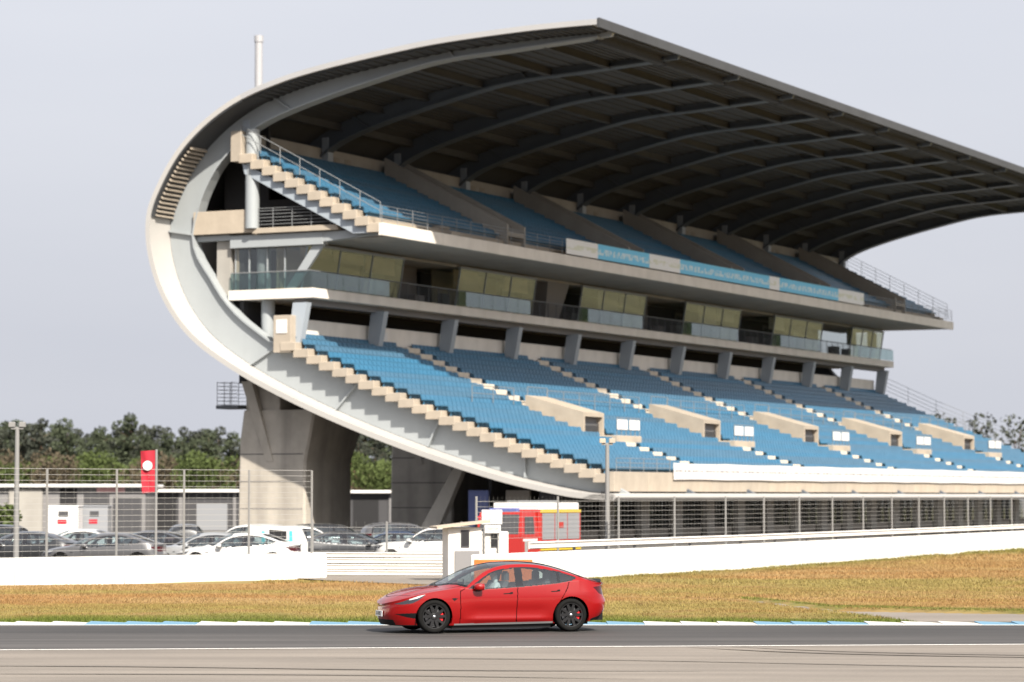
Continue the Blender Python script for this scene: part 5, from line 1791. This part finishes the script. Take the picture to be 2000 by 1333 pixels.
# cabin
def cabin(r):
    sm = MB()
    sm.prism([(0.55, .62), (0.98, .62), (0.98, .83), (0.70, .90), (0.55, .88)], -.68, .68)
    dash = sm.build('dashboard', M['trim_grey'], r)
    MB().cbox(0.62, 0.65, -.19, .19, .86, 1.06, .008).build('screen', M['car_gloss_black'], dash)
    for xs, ys in ((0.02, .37), (0.02, -.37), (-.86, .37), (-.86, -.37)):
        st = MB()
        st.cbox(xs - .1, xs + .42, ys - .25, ys + .25, .30, .52, .04)
        st.add([(xs - .02, ys - .24, .50), (xs + .12, ys - .24, .50), (xs - .14, ys - .20, 1.02), (xs - .24, ys - .20, 1.02), (xs - .02, ys + .24, .50), (xs + .12, ys + .24, .50), (xs - .14, ys + .20, 1.02), (xs - .24, ys + .20, 1.02)],
               [(0, 1, 2, 3), (7, 6, 5, 4), (0, 4, 5, 1), (1, 5, 6, 2), (2, 6, 7, 3), (3, 7, 4, 0)])
        so = st.build('seat', M['seat_grey'], r)
        hd_ = MB(); hd_.cbox(xs - .27, xs - .16, ys - .13, ys + .13, 1.03, 1.22, .04)
        hd_.build('headrest', M['seat_grey'], so)
    n = 28
    v, f = [], []
    for k in range(n):
        t = 2 * math.pi * k / n
        for q_ in range(6):
            p_ = 2 * math.pi * q_ / 6
            R_ = .175 + .016 * math.cos(p_)
            v.append((.016 * math.sin(p_), R_ * math.cos(t), R_ * math.sin(t)))
    for k in range(n):
        for q_ in range(6):
            f.append((k * 6 + q_, k * 6 + (q_ + 1) % 6, ((k + 1) % n) * 6 + (q_ + 1) % 6, ((k + 1) % n) * 6 + q_))
    swm = MB().add(v, f).box(-.02, .01, -.16, .16, -.02, .02)
    swm.build('steering_wheel', M['car_black'], r, loc=(.47, .37, .87), rot=(0, math.radians(-22), 0))
    MB().cbox(-.04, .03, -.11, .11, -.035, .035, .01).build('rear_mirror', M['car_black'], r, loc=(.55, 0, 1.22))
    MB().box(-1.75, -1.0, -.6, .6, .6, .92).build('parcel_shelf', M['trim_grey'], r)
cabin(red)

# driver: one skinned body, seated with both arms to the wheel
def skin_body(name, joints, edges, radii, m, parent, root=0, levels=1):
    me = bpy.data.meshes.new(name)
    me.from_pydata(joints, edges, [])
    ob = bpy.data.objects.new(name, me); COL.objects.link(ob)
    sk = ob.modifiers.new('s', 'SKIN'); sb = ob.modifiers.new('u', 'SUBSURF'); sb.levels = levels; sb.render_levels = levels
    for i_, rr in enumerate(radii):
        me.skin_vertices[0].data[i_].radius = (rr, rr)
        me.skin_vertices[0].data[i_].use_root = (i_ == root)
    dg = bpy.context.evaluated_depsgraph_get()
    nm_ = bpy.data.meshes.new_from_object(ob.evaluated_get(dg))
    bpy.data.objects.remove(ob)
    nm_.materials.clear(); nm_.materials.append(m)
    nm_.polygons.foreach_set('use_smooth', [True] * len(nm_.polygons))
    return link(name, nm_, parent)
M['shirt'] = mat('shirt', (0.62, 0.63, 0.62), 0.85, var=.06, scale=6)
M['skin'] = mat('skin', (0.52, 0.30, 0.21), 0.6)
M['hair'] = mat('hair', (0.06, 0.04, 0.03), 0.7)
M['trousers'] = mat('trousers', (0.03, 0.035, 0.05), 0.85)
RM = Matrix.Translation(Vector(red.location)) @ Matrix.Rotation(heading, 4, 'Z')
dv = empty('person', 'driver in a pale shirt at the wheel of the red car', 'person', RM @ Vector((0.08, .37, .50)), heading)
J = [(0.02, 0, .06), (-.02, 0, .22), (-.06, 0, .40), (-.07, 0, .50), (-.055, 0, .57), (-.04, 0, .665), (-.06, .17, .44), (-.06, -.17, .44), (.10, .24, .24), (.10, -.24, .24), (.33, .15, .36), (.33, -.15, .36),
     (.12, .10, .08), (.12, -.10, .08), (.52, .14, .14), (.52, -.12, .14), (.80, .13, -.22), (.80, -.12, -.22)]
Ed = [(0, 1), (1, 2), (2, 3), (3, 4), (4, 5), (2, 6), (2, 7), (6, 8), (7, 9), (8, 10), (9, 11), (0, 12), (0, 13), (12, 14), (13, 15), (14, 16), (15, 17)]
Rr = [.14, .135, .145, .065, .055, .095, .07, .07, .045, .045, .032, .032, .085, .085, .065, .065, .045, .045]
skin_body('body', J, Ed, Rr, M['shirt'], dv)
hd = MB()
hd.lathe([(0.0, -.125), (.045, -.115), (.068, -.07), (.076, -.01), (.078, .05), (.066, .10), (.035, .13), (0, .138)], 20, 'z')
ho = hd.build('head', M['skin'], dv, smooth=True, loc=(-.02, 0, .70))
MB().add([(.07, -.012, .01), (.07, .012, .01), (.075, 0, .035), (.10, 0, -.012), (.07, 0, -.03)], [(0, 3, 2), (1, 2, 3), (0, 4, 3), (1, 3, 4)]).build('nose', M['skin'], ho)
hr = MB(); hr.lathe([(.083, -.02), (.084, .05), (.071, .105), (.038, .138), (0, .146)], 20, 'z')
hr.build('hair', M['hair'], ho, smooth=True, loc=(-.012, 0, 0))
for s in (-1, 1):
    MB().lathe([(0, -.008), (.009, 0), (0, .008)], 10, 'z').build('eye', M['ink'], ho, loc=(.070, s * .03, .02))
    MB().lathe([(0, -.02), (.014, -.01), (.016, .01), (0, .022)], 8, 'z').build('ear', M['skin'], ho, loc=(-.005, s * .078, 0))
for s in (-1, 1):
    hj = [(.33, s * .15, .36), (.36, s * .155, .385), (.385, s * .16, .40)]
    he = [(0, 1), (1, 2)]; hrad = [.030, .036, .030]
    for q_ in range(4):
        b_ = len(hj)
        hj += [(.40, s * (.135 + q_ * .018), .415 - q_ * .004), (.425, s * (.14 + q_ * .018), .405 - q_ * .004), (.425, s * (.145 + q_ * .018), .385 - q_ * .004)]
        he += [(2, b_), (b_, b_ + 1), (b_ + 1, b_ + 2)]; hrad += [.010, .009, .008]
    b_ = len(hj)
    hj += [(.375, s * .125, .41), (.40, s * .12, .395)]
    he += [(1, b_), (b_, b_ + 1)]; hrad += [.012, .009]
    skin_body('hand', hj, he, hrad, M['skin'], dv, levels=1)

# parked cars behind the barriers -------------------------------------
def pm(name, c, metal=.4):
    return mat(name, c, 0.35, metal=metal, coat=.8)
P_DARK, P_GREY, P_SILV, P_WHITE, P_BLUE, P_BLACK = pm('paint_dark', (.03, .032, .036)), pm('paint_grey', (.10, .10, .105)), pm('paint_silver', (.34, .35, .36)), pm('paint_white', (.55, .55, .545), 0), pm('paint_blue', (.03, .05, .10)), pm('paint_black', (.012, .012, .013))
protos = {}
def parked(kind, paint, px, D, deg, label):
    key = (kind, paint.name)
    grp = 'cars parked behind the barriers'
    loc = (at(px, D), D, 0.002)
    if key not in protos:
        r, o_, d_ = make_car('parked_car', label, Sedan() if kind == 's' else Wagon(), .045, paint, loc, math.radians(deg), grp, rim_m=M['disc'])
        sx, sz, sy = (.90, .93, .86) if kind == 's' else (.78, 1.08, .88)
        for s in (1, -1):
            mirror_housing(r, paint, s, sx, sz, sy)
        for xs, ys in ((0.02, .37), (0.02, -.37)):
            st = MB(); st.cbox(xs - .22, xs - .08, ys - .22, ys + .22, .5, 1.0, .04); st.cbox(xs - .24, xs - .14, ys - .12, ys + .12, 1.02, 1.2, .03)
            st.build('seat', M['seat_grey'], r)
        protos[key] = r
        return r
    c = copy_tree(protos[key])
    c.location = loc; c.rotation_euler = (0, 0, math.radians(deg))
    c['label'] = label
    return c
parked('s', P_DARK, 45, 110, 172, 'dark parked saloon at the far left below the lamp mast')
parked('w', P_BLACK, -40, 116, 165, 'black parked estate cut off by the left edge of the frame')
parked('s', P_WHITE, 150, 118, 170, 'white parked saloon in front of the white box stand')
parked('s', P_GREY, 205, 106, 176, 'grey parked saloon below the grey box stand')
parked('s', P_BLACK, 285, 112, 168, 'black parked saloon directly behind the red flag pole')
parked('w', P_DARK, 365, 118, 95, 'dark parked estate with its tail towards the camera right of the flag')
parked('s', P_SILV, 405, 107, 172, 'silver parked saloon left of the two white cars')
parked('w', P_WHITE, 478, 118, 165, 'white parked estate in front of the sunlit concrete pier')
parked('s', P_WHITE, 468, 106, 174, 'white parked saloon just behind the barrier by the pier')
parked('w', P_WHITE, 600, 112, 20, 'white parked estate right of the teal-striped van')
parked('w', P_BLACK, 660, 120, 12, 'black parked estate under the dark second pier')
parked('s', P_DARK, 690, 110, 8, 'dark parked saloon behind the left end of the guard rail')
parked('s', P_BLUE, 760, 113, 170, 'dark blue parked saloon behind the middle of the guard rail')
parked('w', P_GREY, 800, 124, 15, 'grey parked estate behind the guard rail left of the white estate')
parked('w', P_WHITE, 850, 109, 160, 'white parked estate beside the white marshal hut')
# white van with teal stripes
vn = empty('van', 'white van with two upright teal stripes at the end of the left barrier', 'van', (at(545, 107.5), 107.5, 0), math.radians(4))
MB().prism([(-1.1, .25), (1.1, .25), (1.1, 1.0), (.85, 1.60), (-1.05, 1.66), (-1.1, 1.5)], 0, 1.8).build('body', P_WHITE, vn)
for x in (-.62, .42):
    MB().prism([(x, .3), (x + .14, .3), (x + .10, 1.45), (x - .02, 1.45)], -.012, -.003).build('teal_stripe', M['teal'], vn)
MB().prism([(-.35, 1.05), (.3, 1.05), (.3, 1.45), (-.35, 1.5)], -.010, -.003).build('window', M['car_gloss_black'], vn)
for x in (-.72, .72):
    for y in (0.12, 1.68):
        wo = MB().lathe([(0, -.1), (.25, -.1), (.31, -.08), (.31, .08), (.25, .1), (0, .1)], 18, 'y').build('wheel', M['tyre'], vn, loc=(x, y, .31))
# ================================================================== trees
def leaf_mat(name, col, var=.35):
    m = mat(name, col, 0.85, var=var, scale=.9, spec=.1)
    return m
M['pine_leaf'] = leaf_mat('pine_leaf', (0.058, 0.070, 0.044))
M['pine_leaf_dark'] = leaf_mat('pine_leaf_dark', (0.052, 0.058, 0.046))
M['broad_leaf'] = leaf_mat('broad_leaf', (0.070, 0.092, 0.032))
M['brown_leaf'] = leaf_mat('brown_leaf', (0.085, 0.070, 0.048))
M['bark'] = mat('bark', (0.14, 0.085, 0.055), 0.9, var=.3, scale=2)
def crown_mesh(name, lobes, n, size, m, seed):
    r = np.random.default_rng(seed)
    lo = np.array(lobes)
    vol = lo[:, 3] * lo[:, 4]
    k = r.choice(len(lo), n, p=vol / vol.sum())
    d = r.normal(size=(n, 3)); d /= np.linalg.norm(d, axis=1, keepdims=True)
    rad = r.uniform(.25, 1, n) ** .5
    c = lo[k, :3] + d * rad[:, None] * np.stack([lo[k, 3], lo[k, 3], lo[k, 4]], 1)
    a = r.normal(size=(n, 3)); a /= np.linalg.norm(a, axis=1, keepdims=True)
    b = np.cross(a, r.normal(size=(n, 3))); b /= np.linalg.norm(b, axis=1, keepdims=True)
    s = size * r.uniform(.5, 1.4, (n, 1))
    V = np.stack([c - a * s - b * s * .5, c + a * s * .3 - b * s * .8, c + a * s + b * s * .3, c - a * s * .4 + b * s * .8], 1).reshape(-1, 3)
    return mesh_np(name, V, np.arange(4 * n).reshape(-1, 4), m)
def pine_kind(seed, H, m):
    r = random.Random(seed)
    lobes = []
    for i in range(9):
        z = H * (.50 + .46 * i / 8)
        w_ = H * .17 * (1.1 - .6 * i / 8) * r.uniform(.7, 1.2)
        lobes.append((r.uniform(-.5, .5) * w_ * 1.3, r.uniform(-.5, .5) * w_ * 1.3, z, w_, H * .055 * r.uniform(.8, 1.4)))
    cm = crown_mesh('crown', lobes, 2200, H * .0135, m, seed)
    tm = MB()
    tm.tube((0, 0, 0), (r.uniform(-.2, .2), 0, H * .5), H * .013, 7, H * .009)
    tm.tube((r.uniform(-.1, .1), 0, H * .49), (0, 0, H * .93), H * .009, 6, H * .003)
    for i in range(7):
        z = H * (.45 + .06 * i); t = r.uniform(0, 6.28); L = H * r.uniform(.08, .16)
        tm.tube((0, 0, z), (L * math.cos(t), L * math.sin(t), z + L * .4), H * .004, 5, H * .0015)
    return cm, tm.mesh('trunk', M['bark'])
def broad_kind(seed, H, m, n=2200):
    r = random.Random(seed)
    lobes = [(r.uniform(-.28, .28) * H, r.uniform(-.28, .28) * H, H * r.uniform(.42, .82), H * r.uniform(.13, .24), H * r.uniform(.10, .18)) for _ in range(10)]
    cm = crown_mesh('crown', lobes, n, H * .017, m, seed)
    tm = MB()
    tm.tube((0, 0, 0), (0, 0, H * .4), H * .02, 7, H * .014)
    for lb in lobes[:6]:
        tm.tube((0, 0, H * r.uniform(.25, .4)), lb[:3], H * .009, 5, H * .003)
    return cm, tm.mesh('trunk', M['bark'])
pk = [pine_kind(10 + i, 16.5, M['pine_leaf' if i % 2 else 'pine_leaf_dark']) for i in range(6)]
bk = [broad_kind(30 + i, 9.0, M[('broad_leaf', 'broad_leaf', 'brown_leaf')[i]]) for i in range(3)]
def tree(name, label, kind, x, y, s, rz, cat='tree', group='trees beyond the car park'):
    t = empty(name, label, cat, (x, y, -.05), rz, group)
    t.scale = (s, s, s * random.uniform(.95, 1.08))
    link('crown', kind[0], t); link('trunk', kind[1], t)
    return t
for k in range(64):
    px = -130 + k * 15.5 + random.uniform(-9, 9)
    D = random.uniform(430, 520)
    if 470 < px < 600: continue
    s = random.uniform(.68, .91) * D / 470 * (1.04 if px < 300 else 1.0)
    tree('pine_tree', 'dark pine in the row of trees beyond the car park', pk[k % 6], at(px, D), D, s, random.uniform(0, 6))
for k in range(26):
    px = -60 + k * 36 + random.uniform(-14, 14)
    D = random.uniform(330, 390)
    br = k % 3
    tree('broadleaf_tree', ('pale green broadleaf tree in front of the pines', 'pale green broadleaf tree in front of the pines', 'brownish broadleaf tree in front of the pines')[br], bk[br], at(px, D), D, random.uniform(.8, 1.12), random.uniform(0, 6),
         group=('green trees before the pines', 'green trees before the pines', 'brown trees before the pines')[br])
# undergrowth closing the foot of the wood
n = 9000
ux = rng.uniform(-110, 40, n); uy = rng.uniform(395, 540, n)
uz = rng.uniform(0, 1, n) ** 1.3 * (4.5 + 4 * value_noise(ux * .12, uy * .1, 3))
a = rng.normal(size=(n, 3)); a /= np.linalg.norm(a, axis=1, keepdims=True); b = np.cross(a, rng.normal(size=(n, 3))); b /= np.linalg.norm(b, axis=1, keepdims=True)
c = np.stack([ux, uy, uz], 1)
V = np.stack([c - a * .9 - b * .5, c + a * .3 - b * .8, c + a * .9 + b * .3, c - a * .4 + b * .8], 1).reshape(-1, 3)
tag(link('undergrowth', mesh_np('undergrowth', V, np.arange(4 * n).reshape(-1, 4), M['broad_leaf'])), kind='stuff')
# trees at the right end of the stand
tr = [(1855, 430, 1.34, 'dark round tree showing above the right end of the lower tier', 2), (1825, 440, 1.2, 'small dark tree left of the round one at the right end of the stand', 0), (1985, 400, 1.35, 'sparse dark tree at the right edge of the frame', 3)]
for px, D, s, lb, kk in tr:
    k_ = broad_kind(60 + kk, 12.0, M['pine_leaf_dark'], 700 if kk == 3 else 1400)
    t = tree('broadleaf_tree', lb, k_, at(px, D), D, s, 0.4, group=None)
# hedge bush at the far left in the car park
bs = empty('bush', 'green and brown bush beside the grey building at the left edge', 'bush', (at(-5, 150), 150, 0))
lob = [(random.uniform(-.7, .7), random.uniform(-.7, .7), random.uniform(.5, 2.3), .7, .55) for _ in range(8)]
link('foliage', crown_mesh('foliage', lob, 1200, .13, M['broad_leaf'], 5), bs)
MB().tube((0, 0, 0), (0, 0, 1.4), .06, 6, .03).build('stem', M['bark'], bs)
